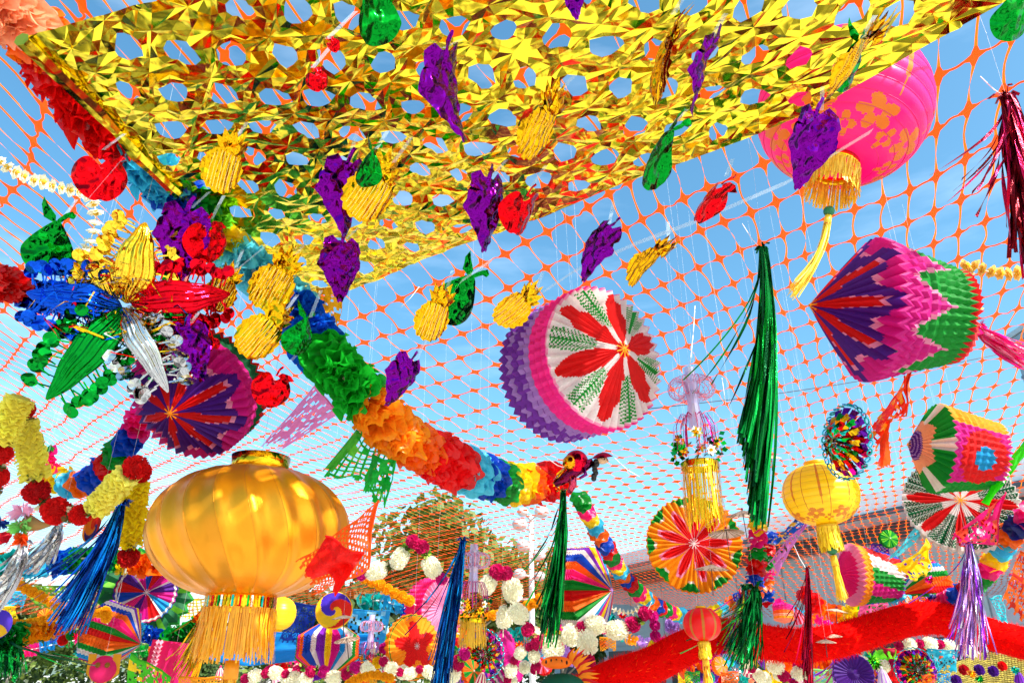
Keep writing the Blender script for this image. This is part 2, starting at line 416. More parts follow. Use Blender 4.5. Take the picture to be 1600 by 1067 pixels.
# ---- grey building with overhanging roof on the right
def building():
    b0 = W(905, 892, 34); b1 = W(1600, 748, 17)
    t = at_world('grey_pavilion', 'long grey building with overhanging flat roof behind the net at right', 'building', (b0.x, b0.y, 0))
    d = Vector((b1.x-b0.x, b1.y-b0.y, 0)); Ln = d.length*1.35; u = d.normalized(); n = Vector((-u.y, u.x, 0))
    if n.y < 0: n = -n
    rz0 = b0.z; 
    hgt = (b0.z+b1.z)/2
    def bx(nm, s0, s1, d0, d1, z0, z1, col, mt=M_PAINT, parent=t):
        mm = MB(); mtx = Matrix((u, n, Vector((0, 0, 1)))).transposed().to_4x4()
        mm.box((s0, d0, z0), (s1, d1, z1), lin(col), mtx); return mm.build(nm, mt, parent, smooth=False)
    f = bx('roof', -3, Ln, -1.6, 12, hgt-.55, hgt, (214, 220, 226))
    bx('roof_edge', -3.02, Ln, -1.66, -1.603, hgt-.5, hgt-.06, (226, 230, 234), parent=f)
    bx('gutter', -3, Ln, -1.75, -1.665, hgt-.62, hgt-.50, (70, 76, 84), parent=f)
    bx('soffit_shade', -2.8, Ln, -.35, -.05, hgt-.95, hgt-.56, (60, 66, 74))  # dark strip, its colour holds the shade under the roof overhang
    wl = bx('wall', -2.6, Ln, 0, 11, 0, hgt-.56, (168, 180, 190), M_MATTE)
    k = 0; s = -2.2
    while s < Ln-2:
        p_ = bx('wall_panel', s, s+2.06, -.045, -.003, 2.6, hgt-1.0, (170+(k*7) % 12, 182+(k*5) % 10, 194), M_MATTE, wl)
        w_ = bx('window', s+.2, s+1.9, -.03, -.004, .9, 2.4, (30, 40, 50), M_PAINT, wl)
        s += 2.12; k += 1
building()
def tower():
    c = W(1597, 560, 60); t = at_world('grey_tower', 'hazy grey concrete tower at the right edge under the pink tail', 'tower', (c.x+1.2, c.y, 0))
    m = MB(); m.box((-.9, -1, 0), (1.6, 1, c.z+2.2), lin((120, 138, 156))); wl = m.build('wall', M_MATTE, t, smooth=False)
    for k in range(9):
        m = MB(); m.box((-.97, -1.05, c.z-5+k*.9), (1.67, 1.05, c.z-4.75+k*.9), lin((92, 110, 130))); m.build('ledge', M_MATTE, t, smooth=False)
    m = MB(); m.box((-1.1, -1.2, c.z+2.2), (1.8, 1.2, c.z+2.6), lin((150, 164, 176))); m.build('roof', M_MATTE, t, smooth=False)
tower()
def lamp():
    b = W(831, 960, 21); t = at_world('lamp_post', 'white post carrying clusters of round pale lamp globes', 'street lamp', (b.x, b.y, 0))
    m = MB(); top = W(829, 792, 21).z; m.tube([(0, 0, 0), (0, 0, top*.5), (0, 0, top)], [.10, .085, .07], 12, lin((225, 226, 228))); m.build('pole', M_PAINT, t)
    for px, py, r in ((812, 820, 15), (846, 800, 14), (818, 853, 14), (850, 832, 0), (812, 897, 13), (843, 900, 12), (842, 868, 13), (817, 800, 11), (806, 935, 10)):
        if not r: continue
        q = W(px, py, 21)-t.location; rr = r*.8*21/F; a = MB(); a.tube([(0, 0, q.z), (q.x, q.y, q.z)], .03, 6, lin((200, 200, 204))); ar = a.build('bracket', M_PAINT, t)
        m = MB(); m.ball((q.x, q.y-.05*(px % 3), q.z), rr, lin((180, 182, 186)), 18, 12, (1, 1, .8)); m.build('lamp_globe', M_PAINT, ar)
lamp()
# distant cable
m = MB(); a, b = W(860, 832+(-200), 9), W(1600, 545, 9)
a = W(1000, 640, 9); m.tube([a.lerp(b, k/8)-Vector((0, 0, .08*math.sin(PI*k/8))) for k in range(9)], .006, 5, lin((70, 74, 80)))
o = m.build('cable', M_PAINT); tagm(o, 'thin dark cable crossing the sky above the netting', 'cable')
# ================================================================ GOLD FOIL SHEET
FH = 1.45
def foil_sheet():
    e1 = Vector((.197, -.128)); e2 = Vector((.0285, .078)); O = Vector((-.97, 2.745))
    poly = [Vector((-1.20, 1.345)), Vector((-.975, 2.76)), Vector((-.675, 2.68)), Vector((.813, 1.676)), Vector((1.2, 1.236)), Vector((1.62, .66)), Vector((1.2, .75))]
    def zf(x, y): return EYE.z+FH + .028*nz(x*1.3, y*1.3, 21) + .018*nz(x*3.4, y*3.4, 22)
    def edge_d(p):
        best = 9
        for a, b in zip(poly, poly[1:]+poly[:1]):
            n = Vector((-(b-a).y, (b-a).x)).normalized(); best = min(best, abs((p-a).dot(n)) if True else 9) if True else best
        return best
    def inside(p):
        sg = None
        for a, b in zip(poly, poly[1:]+poly[:1]):
            c = (b-a).x*(p-a).y-(b-a).y*(p-a).x
            if sg is None: sg = c > 0
            elif (c > 0) != sg: return False
        return True
    rnd = random.Random(5)
    def ph(p):     # crease height shared by neighbouring cells (position hash)
        h = math.sin(round(p.x*400)*12.9898+round(p.y*400)*78.233)*43758.5453
        return h-math.floor(h)
    m = MB(); c = (.86, .68, .035)
    NA = 12
    def cj(p): return p + Vector((ph(p)-.5, ph(p+Vector((.31, .17)))-.5))*.034
    for j in range(-30, 6):
        for i in range(-4, 18):
            ctr = O + e1*(i+.5*(j % 2)) + e2*j
            if not (inside(ctr) or edge_d(ctr) < .16): continue
            cs = [cj(ctr+e1/2), cj(ctr+e2), cj(ctr-e1/2), cj(ctr-e2)]; ctr = ctr+Vector((rnd.uniform(-.006, .006), rnd.uniform(-.006, .006)))
            hole = inside(ctr) and edge_d(ctr) > .062
            r0 = .0365*rnd.uniform(.82, 1.15) if hole else .0015
            b = len(m.v); ph0 = rnd.uniform(0, 6)
            def bd(k, jt=0.):
                s = (k+jt)/NA*4; q = int(s) % 4; f = s-int(s); return cs[q].lerp(cs[(q+1) % 4], f)
            W3 = []
            for ring in range(3):
                for k in range(NA):
                    o_ = bd(k); a = math.atan2((o_-ctr).y, (o_-ctr).x)
                    wob = 1+.13*math.cos(2*a+ph0)+.10*math.cos(3*a+ph0*2)+.05*math.cos(5*a+ph0)
                    inn = ctr+Vector((math.cos(a), math.sin(a)))*r0*wob
                    t = (0, .5, 1)[ring]
                    if ring == 1: t += rnd.uniform(-.22, .22)
                    p = inn.lerp(o_, t); z = zf(p.x, p.y)
                    if ring == 2: z += .0085*(ph(o_)-.5)
                    elif ring == 0: z += (.0014 if k % 2 else -.0014)*rnd.uniform(.3, 1.3)
                    else: z += (.0019 if k % 2 else -.0019)*rnd.uniform(.1, 1.3)+.0024*math.sin(a*2+ph0)
                    m.v.append(Vector((p.x, p.y, z)))
            for r in range(2):
                for k in range(NA):
                    k2 = (k+1) % NA; A0, A1, B1, B0 = b+r*NA+k, b+r*NA+k2, b+(r+1)*NA+k2, b+(r+1)*NA+k
                    if k % 2: m.f += [(A0, A1, B1), (A0, B1, B0)]
                    else: m.f += [(A0, A1, B0), (A1, B1, B0)]
                    m.c += [c, c]
            if not hole:
                m.f.append(tuple(b+k for k in range(NA))); m.c.append(c)
    o = m.build('gold_foil_sheet', M_SHEET, None, smooth=False)
    bm = bmesh.new(); bm.from_mesh(o.data); bmesh.ops.remove_doubles(bm, verts=bm.verts, dist=.0004)
    cen = sum((p for p in poly), Vector((0, 0)))/len(poly)
    for a, b in zip(poly, poly[1:]+poly[:1]):
        n = Vector((-(b-a).y, (b-a).x)).normalized()
        if n.dot(cen-a) > 0: n = -n
        bmesh.ops.bisect_plane(bm, geom=bm.verts[:]+bm.edges[:]+bm.faces[:], dist=1e-5, plane_co=(a.x, a.y, 0), plane_no=(n.x, n.y, 0), clear_outer=True)
    for f in bm.faces: f.smooth = False
    bm.to_mesh(o.data); bm.free()
    tagm(o, 'large crinkled shiny gold foil sheet punched with oval holes, hung under the net', 'foil sheet')
    # rolled left hem
    hm = MB(); a = poly[0]; b = poly[1]
    pts = [Vector((a.lerp(b, k/16).x-.005, a.lerp(b, k/16).y, zf(*a.lerp(b, k/16))-.01+.006*nz(k*.8, 3))) for k in range(17)]
    hm.tube(pts, [.020+.008*nz(k*.9, 8) for k in range(17)], 7, c); hm.build('rolled_hem', M_SHEET, o, smooth=False)
foil_sheet()

# ================================================================ FOIL FRUIT
def outline(kind, n=64):
    P = []
    for k in range(n):
        a = 2*PI*k/n; c, s = math.cos(a), math.sin(a)
        if kind == 'pear':
            r = .40 + .02*math.cos(2*a); x = r*c; y = r*s-.14
            if s > 0: x *= (1-.52*s**1.2); y = -.14 + s*(.60)
        elif kind == 'apple':
            r = .46*(1-.16*max(0, s)**14*1.5)*(1-.05*max(0, -s)**3); x = r*c*1.02*(1-.16*max(0, -s)); y = r*s*1.0-.02
            if s > 0: y -= .10*math.exp(-(x/.10)**2)
            if s < 0: y += .045*math.exp(-(x/.07)**2)
        elif kind == 'grapes':
            y = .46*s-.02 if s > 0 else .62*s-.02; tp = 1-.72*max(0, -s)**.75 if s < 0 else 1-.12*s; x = .40*math.copysign(abs(c)**.7, c)*tp+.10*max(0, -s)
            sc = 1+.085*abs(math.sin(a*6.5+.4)); x *= sc; y *= sc
            if s > .2: x *= 1.05
        else:   # pineapple
            sc = 1+.045*((k % 4)-1.5)/1.5; x = .33*c*sc; y = .40*s*sc-.12; x = math.copysign(abs(x)**.9*.98, x)
        P.append((x, y))
    return P
def leafshape(kind):
    if kind == 'pear': return [[(-.02, .40), (-.22, .46), (-.30, .66), (-.30, .80), (-.20, .68), (-.05, .54)]], [(-.03, .42), (.05, .44), (.16, .58), (.22, .56), (.25, .63), (.17, .69), (.08, .62), (0, .5)]
    if kind == 'apple': return [[(.02, .36), (.10, .46), (.30, .47), (.44, .38), (.30, .30), (.12, .30)]], [(-.03, .34), (.02, .34), (.03, .50), (.09, .60), (.04, .63), (-.02, .52)]
    if kind == 'grapes': return [[(0, .38), (.20, .56), (.34, .46), (.40, .30), (.30, .12), (.12, .22)], [(0, .40), (-.20, .56), (-.34, .48), (-.36, .30), (-.16, .26)]], [(-.04, .42), (.03, .42), (.06, .60), (.10, .68), (.04, .70), (-.02, .58)]
    L_ = []
    for a, l in ((-52, .30), (-30, .40), (-8, .46), (14, .44), (36, .36), (56, .26)):
        A = rad(a); d = Vector((math.sin(A), math.cos(A))); n = Vector((d.y, -d.x)); o = Vector((.03*a/30, .24))
        L_.append([tuple(o-n*.07), tuple(o+d*l*.5-n*.075), tuple(o+d*l), tuple(o+d*l*.5+n*.075), tuple(o+n*.07)])
    return L_, None
FR_COL = dict(pear=(6, 128, 34), apple=(214, 8, 20), grapes=(104, 6, 128), pineapple=(228, 166, 16))
FR_PROTO = {}
def foil_fruit_meshes(kind, seed):
    key = (kind, seed)
    if key in FR_PROTO: return FR_PROTO[key]
    rnd = random.Random(seed); ol = outline(kind); n = len(ol); cy = -.1 if kind in ('pear', 'pineapple') else 0
    col = lin(FR_COL[kind]); curl = rnd.choice((-1, 1))*rnd.uniform(.35, .9); cu2 = rnd.uniform(-.5, .5)
    def bend(x, y, lift=0):
        z = curl*x*x + cu2*(y*y-.05) + .05*nz(x*3+seed, y*3, seed) + .028*abs(nz(x*6, y*6, seed+4))
        if kind == 'pineapple': z += .016*math.sin((x+.1*y)*56)*(1 if y < .28 else .1)
        if kind == 'grapes': z += .02*math.sin(x*22+seed)*math.sin(y*20)
        return Vector((x, y, z+lift))
    b = MB(); NRr = 14
    for sgn in (1, -1):
        bs = len(b.v)
        for r in range(NRr+1):
            t = r/NRr
            for k in range(n):
                x, y = ol[k][0]*t, cy+(ol[k][1]-cy)*t
                puff = .030*(1-t**2.4)*sgn
                b.v.append(bend(x, y, puff))
        for r in range(NRr):
            for k in range(n):
                k2 = (k+1) % n; q = (bs+r*n+k, bs+r*n+k2, bs+(r+1)*n+k2, bs+(r+1)*n+k)
                b.f.append(q if sgn > 0 else q[::-1]); b.c.append(col)
    lv, st = leafshape(kind); lf = []
    def blob(pts, off):
        mm = MB(); c = sum((Vector(p) for p in pts), Vector((0, 0)))/len(pts); pp = []
        for a_, b_ in zip(pts, pts[1:]+pts[:1]):
            pp += [Vector(a_), Vector(a_).lerp(Vector(b_), .5)]
        n_ = len(pp)
        for sgn in (.006, -.006):
            bs = len(mm.v)
            for t in (0, .5, 1):
                for p in pp:
                    q = c.lerp(p, t); mm.v.append(bend(q.x, q.y, off+sgn*(1.2-t)+.04*nz(q.x*6+seed, q.y*6, off*50)))
            for r in range(2):
                for k in range(n_):
                    k2 = (k+1) % n_; mm.f.append((bs+r*n_+k, bs+r*n_+k2, bs+(r+1)*n_+k2, bs+(r+1)*n_+k)); mm.c.append(col)
        return mm
    res = [('body', b.mesh('body', M_PINE if kind == 'pineapple' else M_FRUIT))]
    for k, p in enumerate(lv): res.append(('leaf', blob(p, .012*(k+1)).mesh('leaf', M_FRUIT)))
    if st: res.append(('stem', blob(st, .02).mesh('stem', M_FRUIT)))
    # embossed stitched seam dots
    if kind in ('pineapple', 'grapes', 'apple', 'pear'):
        sm = MB(); dots = lin((255, 236, 150) if kind == 'pineapple' else tuple(min(255, int(v*1.2+60)) for v in FR_COL[kind]))
        rows = [(-.22+.055*q, 1) for q in range(9)] if kind == 'pineapple' else [(0, 0)]
        for xx, m_ in rows:
            for q in range(26):
                if m_: x, y = xx, -.46+q*.026; ok = (x/.30)**2+((y+.12)/.36)**2 < 1
                else: x, y = -.14+q*.011, .24+.08*math.sin(q*.3); ok = True
                if ok:
                    p = bend(x, y, .030*(1-min(1, math.hypot(x/.4, (y+.1)/.45))**2.4)+.003); s_ = .0055
                    sm.quad(p+Vector((-s_, -s_, 0)), p+Vector((s_, -s_, 0)), p+Vector((s_, s_, 0)), p+Vector((-s_, s_, 0)), dots)
        res.append(('stitching', sm.mesh('stitching', M_FOIL)))
    FR_PROTO[key] = res
    return res
GRP = 'foil fruit shapes hanging from clear strips'
def fruit(kind, px, py, hpx, label, roll=0, yaw=0, tilt=0, seed=1, d=None, strip=True):
    if d is None:
        d = .80*FH/(.41+(533-py)/F*.912) if py < 470 else 2.15
    name = {'pear': 'foil_pear', 'apple': 'foil_apple', 'grapes': 'foil_grapes', 'pineapple': 'foil_pineapple'}[kind]
    t = thing(name, label, kind if kind != 'grapes' else 'grape bunch', px, py, d, (tilt, yaw, roll), GRP, up=False)
    s = hpx/F*d*{'pineapple': .86, 'grapes': .86, 'pear': .88, 'apple': .95}[kind]; t.scale = (s*(.94 if kind == 'grapes' else 1), s, s)
    for nm, me in foil_fruit_meshes(kind, seed):
        o = bpy.data.objects.new(nm, me); link(o, t)
        if nm == 'stitching': o['kind'] = 'stuff'
    if strip:
        mw = Matrix.Translation(W(px, py, d)); top = t.matrix_basis @ Vector((.05, .5, 0)); a = top
        q = MB(); t.scale = t.scale; inv = t.matrix_basis.inverted(); e = a+Vector((R_.uniform(.01, .05), R_.uniform(-.01, .03), R_.uniform(.05, .09)))
        q.ribbon([inv@a, inv@a.lerp(e, .5), inv@e], .011/s, lin((200, 215, 235)), side=(inv.to_3x3()@RT).normalized())
        q.build('hanging_strip', M_CLEAR, t, smooth=False)
    return t
FRUITS = [
 ('pear', 79, 384, 100, 'green foil pear hanging alone at far left, over the blue foil burst', -18, 0, 0, 1),
 ('pear', 266, 492, 98, 'green foil pear in front of the red lobe of the foil burst', -14, 10, 0, 2),
 ('pear', 470, 524, 72, 'small green foil pear over the cyan and blue petals of the thick garland', -22, 30, 0, 3),
 ('pear', 716, 464, 100, 'green foil pear in open net beside a ribbed gold pineapple', -32, 20, 0, 4),
 ('pear', 1026, 244, 116, 'green foil pear turned edge-on below the middle of the gold sheet', -22, 62, 0, 5),
 ('pear', 1330, 102, 92, 'bright green foil pear in front of the gold sheet edge near the pink lantern', -10, 58, 0, 6),
 ('pear', 585, 18, 112, 'large dark green foil pear cut off by the top edge, tip pointing down', -4, 38, 0, 7),
 ('pear', 1588, 18, 96, 'light green foil pear cut off at the top right corner', 0, 40, 0, 8),
 ('pear', 576, 262, 70, 'green foil pear almost hidden behind the large central gold pineapple', -20, 40, 0, 9),
 ('apple', 156, 277, 88, 'flat red foil apple in front of the red part of the thick garland', -6, 0, 0, 1),
 ('apple', 322, 378, 78, 'glossy red foil apple touching purple grapes near the rolled gold hem', -10, 24, 0, 2),
 ('apple', 495, 126, 40, 'small dark red foil apple seen in a hole of the gold sheet', 20, 0, 0, 3),
 ('apple', 812, 332, 84, 'red foil apple touching the purple grapes under the sheet centre', -20, 44, 0, 4),
 ('apple', 1106, 312, 92, 'narrow red foil apple seen edge-on in the open net', -34, 68, 0, 5),
 ('apple', 423, 608, 68, 'small red foil apple just right of the purple striped paper drum', -22, 0, 0, 6),
 ('apple', 520, 72, 26, 'tiny red foil apple showing through the gold sheet below the large green pear', 40, 30, 0, 7),
 ('grapes', 697, 140, 140, 'long purple foil grape bunch high under the gold sheet', 6, 50, 0, 1),
 ('grapes', 759, 326, 118, 'dark purple foil grapes left of a red apple under the sheet', -8, 40, 0, 2),
 ('grapes', 531, 416, 98, 'magenta purple foil grapes at the lower gold sheet edge', -8, 10, 0, 3),
 ('grapes', 534, 300, 118, 'purple foil grapes mostly hidden behind the central gold pineapple', -10, 30, 0, 4),
 ('grapes', 928, 385, 98, 'slanted purple foil grapes in open net above the white paper drum', -30, 50, 0, 5),
 ('grapes', 626, 591, 84, 'violet foil grapes hanging just above the orange garland petals', -30, 30, 0, 6),
 ('grapes', 283, 374, 118, 'wide purple foil grapes over the cyan petals by the rolled hem', -14, 0, 0, 7),
 ('grapes', 300, 545, 92, 'purple foil grapes overlapping the rim of the purple striped drum', 8, 10, 0, 8),
 ('grapes', 1262, 226, 122, 'deep violet foil grapes in front of the pink lantern', -12, 30, 0, 9),
 ('grapes', 1097, 112, 120, 'thin purple foil grapes edge-on high under the gold sheet at right', -12, 78, 0, 10),
 ('grapes', 895, -6, 60, 'purple foil grapes tip poking in at the top edge', 0, 20, 0, 11),
 ('pineapple', 352, 256, 104, 'bronze ribbed foil pineapple at the upper left under the sheet', -22, 20, 0, 1),
 ('pineapple', 846, 196, 128, 'orange gold foil pineapple turned sideways under the sheet centre', -24, 52, 0, 2),
 ('pineapple', 582, 296, 122, 'largest gold foil pineapple in front of hidden grapes', -34, 14, 0, 3),
 ('pineapple', 1012, 408, 104, 'thin gold foil pineapple edge-on in open net', -42, 66, 0, 4),
 ('pineapple', 430, 440, 108, 'flat yellow gold pineapple above another at the sheet corner', -32, 0, 0, 5),
 ('pineapple', 412, 518, 108, 'gold foil pineapple with deep ridges, lower one of the corner pair', -40, 12, 0, 6),
 ('pineapple', 345, 452, 84, 'gold foil pineapple over the tip of the red burst lobe', -30, 20, 0, 7),
 ('pineapple', 680, 492, 96, 'brown gold foil pineapple behind a green pear in open net', -20, 30, 0, 8),
 ('pineapple', 806, 478, 92, 'gold foil pineapple peeking over the purple side of the white drum', -48, 30, 0, 9),
 ('pineapple', 1336, 92, 150, 'pale tan foil pineapple edge-on crossing a green pear near the pink lantern', -28, 80, 0, 10),
 ('pineapple', 1032, 92, 150, 'pale gold foil pineapple edge-on high under the gold sheet', -12, 82, 0, 11),
]
for k, a in enumerate(FRUITS): fruit(*a)
# matte crepe apple: own colour stays; clear strips in the open net
for (pts, lab) in (([(1362, 205, 2.0), (1230, 285, 2.1), (1090, 345, 2.15), (1000, 378, 2.2), (900, 422, 2.3), (840, 462, 2.4)], 'long clear plastic strip sagging across the open net above the white drum'),
                   ([(770, 405, 2.2), (720, 440, 2.2), (680, 500, 2.3), (640, 590, 2.3)], 'clear plastic strip running down past the green pear to the violet grapes'),
                   ([(190, 250, 1.7), (130, 320, 1.75), (105, 365, 1.8)], 'short clear plastic strip between the red apple and lone green pear'),
                   ([(460, 330, 2.3), (420, 380, 2.3), (300, 480, 2.2), (280, 520, 2.2)], 'clear plastic strip passing behind the gold pineapples')):
    m = MB(); q = [W(*p) for p in pts]; pp = []
    for k in range(len(q)-1):
        for s in range(4): pp.append(q[k].lerp(q[k+1], s/4))
    pp.append(q[-1]); m.ribbon(pp, .021, lin((225, 232, 245)), side=tuple(UP*.8+RT*.6)); o = m.build('clear_strip', M_CLEAR, None, smooth=False)
    tagm(o, lab, 'plastic strip', 'clear hanging strips')

# ================================================================ FOLDED PAPER DRUMS AND FANS
def sect(th, n, ph=0): return ((th/(2*PI)*n+ph) % 1.)
def H(*a):
    h = math.sin(sum(v*k for v, k in zip(a, (12.9898, 78.233, 37.719))))*43758.5453; return h-math.floor(h)
def des_white(th, r):        # red petals and green feathers on white
    s = sect(th, 6, .5); d = abs(s-.5)
    w_ = .31*math.sin(PI*min(1, r**.75))+(.06 if r < .4 else 0)
    if (r < .93 and d < w_) or r < .1: return 'red'
    s2 = sect(th, 6, 0); d2 = abs(s2-.5)
    if .36 < r < .95 and d2 < .19*(1.15-abs(r-.65)) and ((r*20-d2*16+.15*H(int(th*30))) % 1 < .52 or d2 < .02): return 'green'
    if r > .975: return 'palepink'
    return 'white'
def des_purple(th, r):
    s = sect(th, 8, .2); d = abs(s-.5)
    if r < .80 and d < .34*(1-r*.95)+.05*(r < .4): return 'red' if r > .1 else (240, 60, 14)
    if r < .86 and d < .32*(1-r*.9)+.02: return 'palepink'
    s2 = sect(th, 8, .7); d2 = abs(s2-.5)
    if r > .72 and d2 < .30*(r-.66)*4: return 'magenta' if r > .80 else 'palepink'
    return 'purple'
def des_orange(th, r):
    s = sect(th, 9, .2); d = abs(s-.5)
    if r < .74 and d < .40*(1-(r/.76)**1.8)+.03: return 'red'
    if r < .80 and d < .45*(1-(r/.84)**1.8)+.05: return 'palepink'
    s2 = sect(th, 9, .7)
    if r > .80 and abs(s2-.5) < .22*(r-.72)*5: return 'green' if r > .85 else 'white'
    return 'amber'
def des_multi(th, r):
    k = int(sect(th, 1)*14); c = ('purple', 'magenta', 'red', 'blue', 'magenta', 'purple', 'red', 'blue', 'pink', 'purple', 'magenta', 'red', 'sky', 'magenta')[k]
    s = sect(th, 14)
    if r > .9 or s < .08: return 'white' if r < .97 else c
    return c
def des_stripe(th, r):
    k = int(sect(th, 1)*26); return ('red', 'orange', 'green', 'white', 'sky', 'magenta', 'yellow', 'violet', 'white', 'blue', 'orange', 'pink', 'green')[k % 13]
def des_redgreen(th, r):
    s = sect(th, 8, .1); d = abs(s-.5)
    if r < .95 and d < .24*math.sin(PI*min(1, r*.9)+.15): return 'red'
    s2 = sect(th, 8, .6)
    if r > .35 and abs(s2-.5) < .34 and ((r*16-abs(s2-.5)*13+.2*H(int(th*30))) % 1 < .62 or abs(s2-.5) < .03): return 'dkgreen'
    return 'white'
def des_zig(th, r): return ('green', 'red')[int(r*3+abs(sect(th, 30)-.5)*1.2) % 2]
def des_eye(th, r):
    if r < .38: return 'blue' if r > .06 else 'navy'
    if r < .9: return 'red'
    return 'white'
def des_greenpurple(th, r):
    if r < .34: return 'purple' if int(r*40) % 3 else 'lilac'
    s = abs(sect(th, 5, .3)-.5)
    if r < .5+.3*s: return 'peach'
    return 'green' if s > .12 else 'white'
def des_metal(th, r): return ('magenta', 'teal', 'amber', 'green', 'red', 'purple', 'gold')[int(H(round(th*9), round(r*7))*7)]
def side_purple(th, v):
    return (250, 40, 150) if v < .36 else ('lilac' if v < .41 or (int(v*16) % 4 == 0 and H(int(th*15), int(v*16)) > .45) else (122, 44, 168))
def side_mg(th, v):
    s = abs(sect(th, 8, .2)-.5)
    if v < .62-1.0*s: return 'magenta'
    if v < .69-1.0*s: return 'palepink'
    return 'green' if v < .93 else 'red'
def side_plain(c): return lambda th, v: c
def drum(name, label, px, py, d, Rpx, Lpx, cone, rot, front, side=None, back=None, pl=44, zig=.05, arc=1., group='folded paper drums and fans', matl=None, cordtop=True, fl=.6, hub='amber', cat='paper lantern', taper=1., bk=1.):
    """folded paper drum: front fan, pleated wall, back fan. axis = local z (towards lens), front at +z"""
    matl = matl or M_PAPER; k = d/F; R = Rpx*k; Lh = Lpx*k/2; cn = cone*R
    t = thing(name, label, cat, px, py, d, rot, group, up=False)
    sub = 3 if Rpx > 60 else 1; nc = pl*2*sub; amp = R*.045*fl*1.6; A = 2*PI*arc
    def face(zr, zc, sgn, des, nm, RR=None):
        R = RR or Rpx*k
        m = MB(); NR = 62 if Rpx > 60 else 30; b = 0; cols = nc if arc >= 1 else nc+1
        for r in range(NR+1):
            q = r/NR
            for i in range(cols):
                a = A*i/nc; tw_ = abs(((i/sub) % 2)-1); tw_ = 1-tw_; rr = R*q*(1+zig*tw_*q*.7)+1e-4; fold = amp*q*(2*tw_-1)
                fold += .02*R*q*nz(a*1.5, q*2, px)
                m.v.append(Vector((rr*math.cos(a), rr*math.sin(a), (zc+(zr-zc)*q**1.1)+fold*sgn)))
        for r in range(NR):
            for i in range(nc):
                i2 = (i+1) % cols if arc >= 1 else i+1
                q = (r*cols+i, r*cols+i2, (r+1)*cols+i2, (r+1)*cols+i); m.f.append(q if sgn > 0 else q[::-1])
                a = A*(i+.5)/nc; q0 = (r+.5)/NR+.02*(H(i//sub, px)-.5)
                m.c.append(jit(lin(des(a, min(.999, max(0, q0)))), .05))
        return m.build(nm, matl, t, smooth=False)
    face(Lh, Lh+cn, 1, front, 'front_fan')
    if Lpx > 0:
        sd_ = side or side_plain('magenta'); m = MB(); NL = 16; cols = nc if arc >= 1 else nc+1
        for r in range(NL+1):
            v = r/NL
            for i in range(cols):
                a = A*i/nc; tw_ = 1-abs(((i/sub) % 2)-1); rr = R*(1+(taper-1)*v)*(1+zig*.7*tw_+zig*.9*((r % 2)-.5)*(1 if 0 < r < NL else 0)); z = Lh-2*Lh*v + amp*(2*tw_-1)*(1-2*v)
                m.v.append(Vector((rr*math.cos(a), rr*math.sin(a), z)))
        for r in range(NL):
            for i in range(nc):
                i2 = (i+1) % cols if arc >= 1 else i+1
                m.f.append((r*cols+i, (r+1)*cols+i, (r+1)*cols+i2, r*cols+i2)); m.c.append(jit(lin(sd_(A*(i+.5)/nc, (r+.5)/NL)), .07))
        m.build('pleated_side', matl, t, smooth=False)
        face(-Lh, -Lh-cn*bk, -1, back or front, 'back_fan', R*taper)
    m = MB(); 
    for q in range(9):
        a = 2*PI*q/9+.3; m.ribbon([(0, 0, Lh+cn+.004), (math.cos(a)*R*.12, math.sin(a)*R*.12, Lh+cn*.9+.006)], R*.018, lin(hub), side=(-math.sin(a), math.cos(a), 0))
    m.ball((0, 0, Lh+cn), R*.025, lin(hub), 6, 4); m.build('hub', M_PAPER, t)
    if cordtop: hang(t, (0, 0, 0))
    return t
drum('paper_drum', 'large round white paper drum with red petals and purple pleated side', 906, 572, 2.55, 106, 124, .42, (-2, 40, 18), des_white, side_purple, side_plain('purple') and (lambda a, r: 'purple'), pl=46, fl=.5)
drum('paper_drum', 'purple cone-faced paper lantern with magenta and green pleated side, points left', 1426, 490, 2.6, 110, 124, .86, (8, -66, -14), des_purple, side_mg, lambda a, r: 'orange' if r < .55 else 'red', pl=40, fl=.9, taper=.62, bk=.3)
drum('paper_drum', 'purple and red paper fan drum behind the silver foil lobe, green zigzag rim', 312, 614, 2.4, 92, 60, .55, (16, -34, 10), des_purple, lambda a, v: 'dkgreen' if v > .45 and v < .8 else ('red' if v >= .8 else 'magenta'), lambda a, r: 'red', pl=40, fl=.9)
drum('paper_drum', 'green and white six-sided paper lantern with red and blue eye at right edge', 1508, 706, 2.9, 68, 84, .62, (14, -66, -24), des_greenpurple, lambda a, v: (lambda q: 'sky' if q < .42 else ('red' if q < 1 else ('amber' if a < 2.3 and a > .8 else ('magenta' if a < .8 or a > 5.6 else 'green'))))(math.hypot((((a+PI) % (2*PI))-PI)/.75, (v-.55)/.42)), des_eye, pl=36, fl=.7, taper=.72, bk=.3)
drum('paper_drum', 'round red, white and dark green paper fan under the green lantern at right', 1500, 786, 3.2, 76, 14, .06, (-20, 14, 20), des_redgreen, side_plain('white'), pl=44)
drum('paper_drum', 'flat orange paper fan wheel with red star centre and green notches', 1084, 850, 3.3, 70, 12, .04, (-4, 6, 30), des_orange, side_plain('amber'), pl=46, hub='white')
drum('paper_drum', 'purple, red and blue paper rosette left of the gold lantern', 228, 925, 3.6, 44, 8, .05, (0, 8, 0), des_multi, side_plain('purple'), pl=30, hub='white', cordtop=False)
drum('paper_drum', 'ruffled green tissue collar around the purple and blue rosette', 229, 926, 3.68, 58, 8, .02, (0, 6, 0), lambda a, r: 'dkgreen' if sect(a, 11) > .35 else ('amber' if sect(a, 11) > .18 else 'lime'), side_plain('green'), pl=22, zig=.2)
drum('paper_fan', 'striped rainbow paper fan opening left, beside the green centre tassel', 912, 922, 3.4, 62, 30, .55, (0, 62, 0), des_stripe, lambda a, v: des_stripe(a, 0), des_stripe, pl=36, fl=.9, hub='lilac')
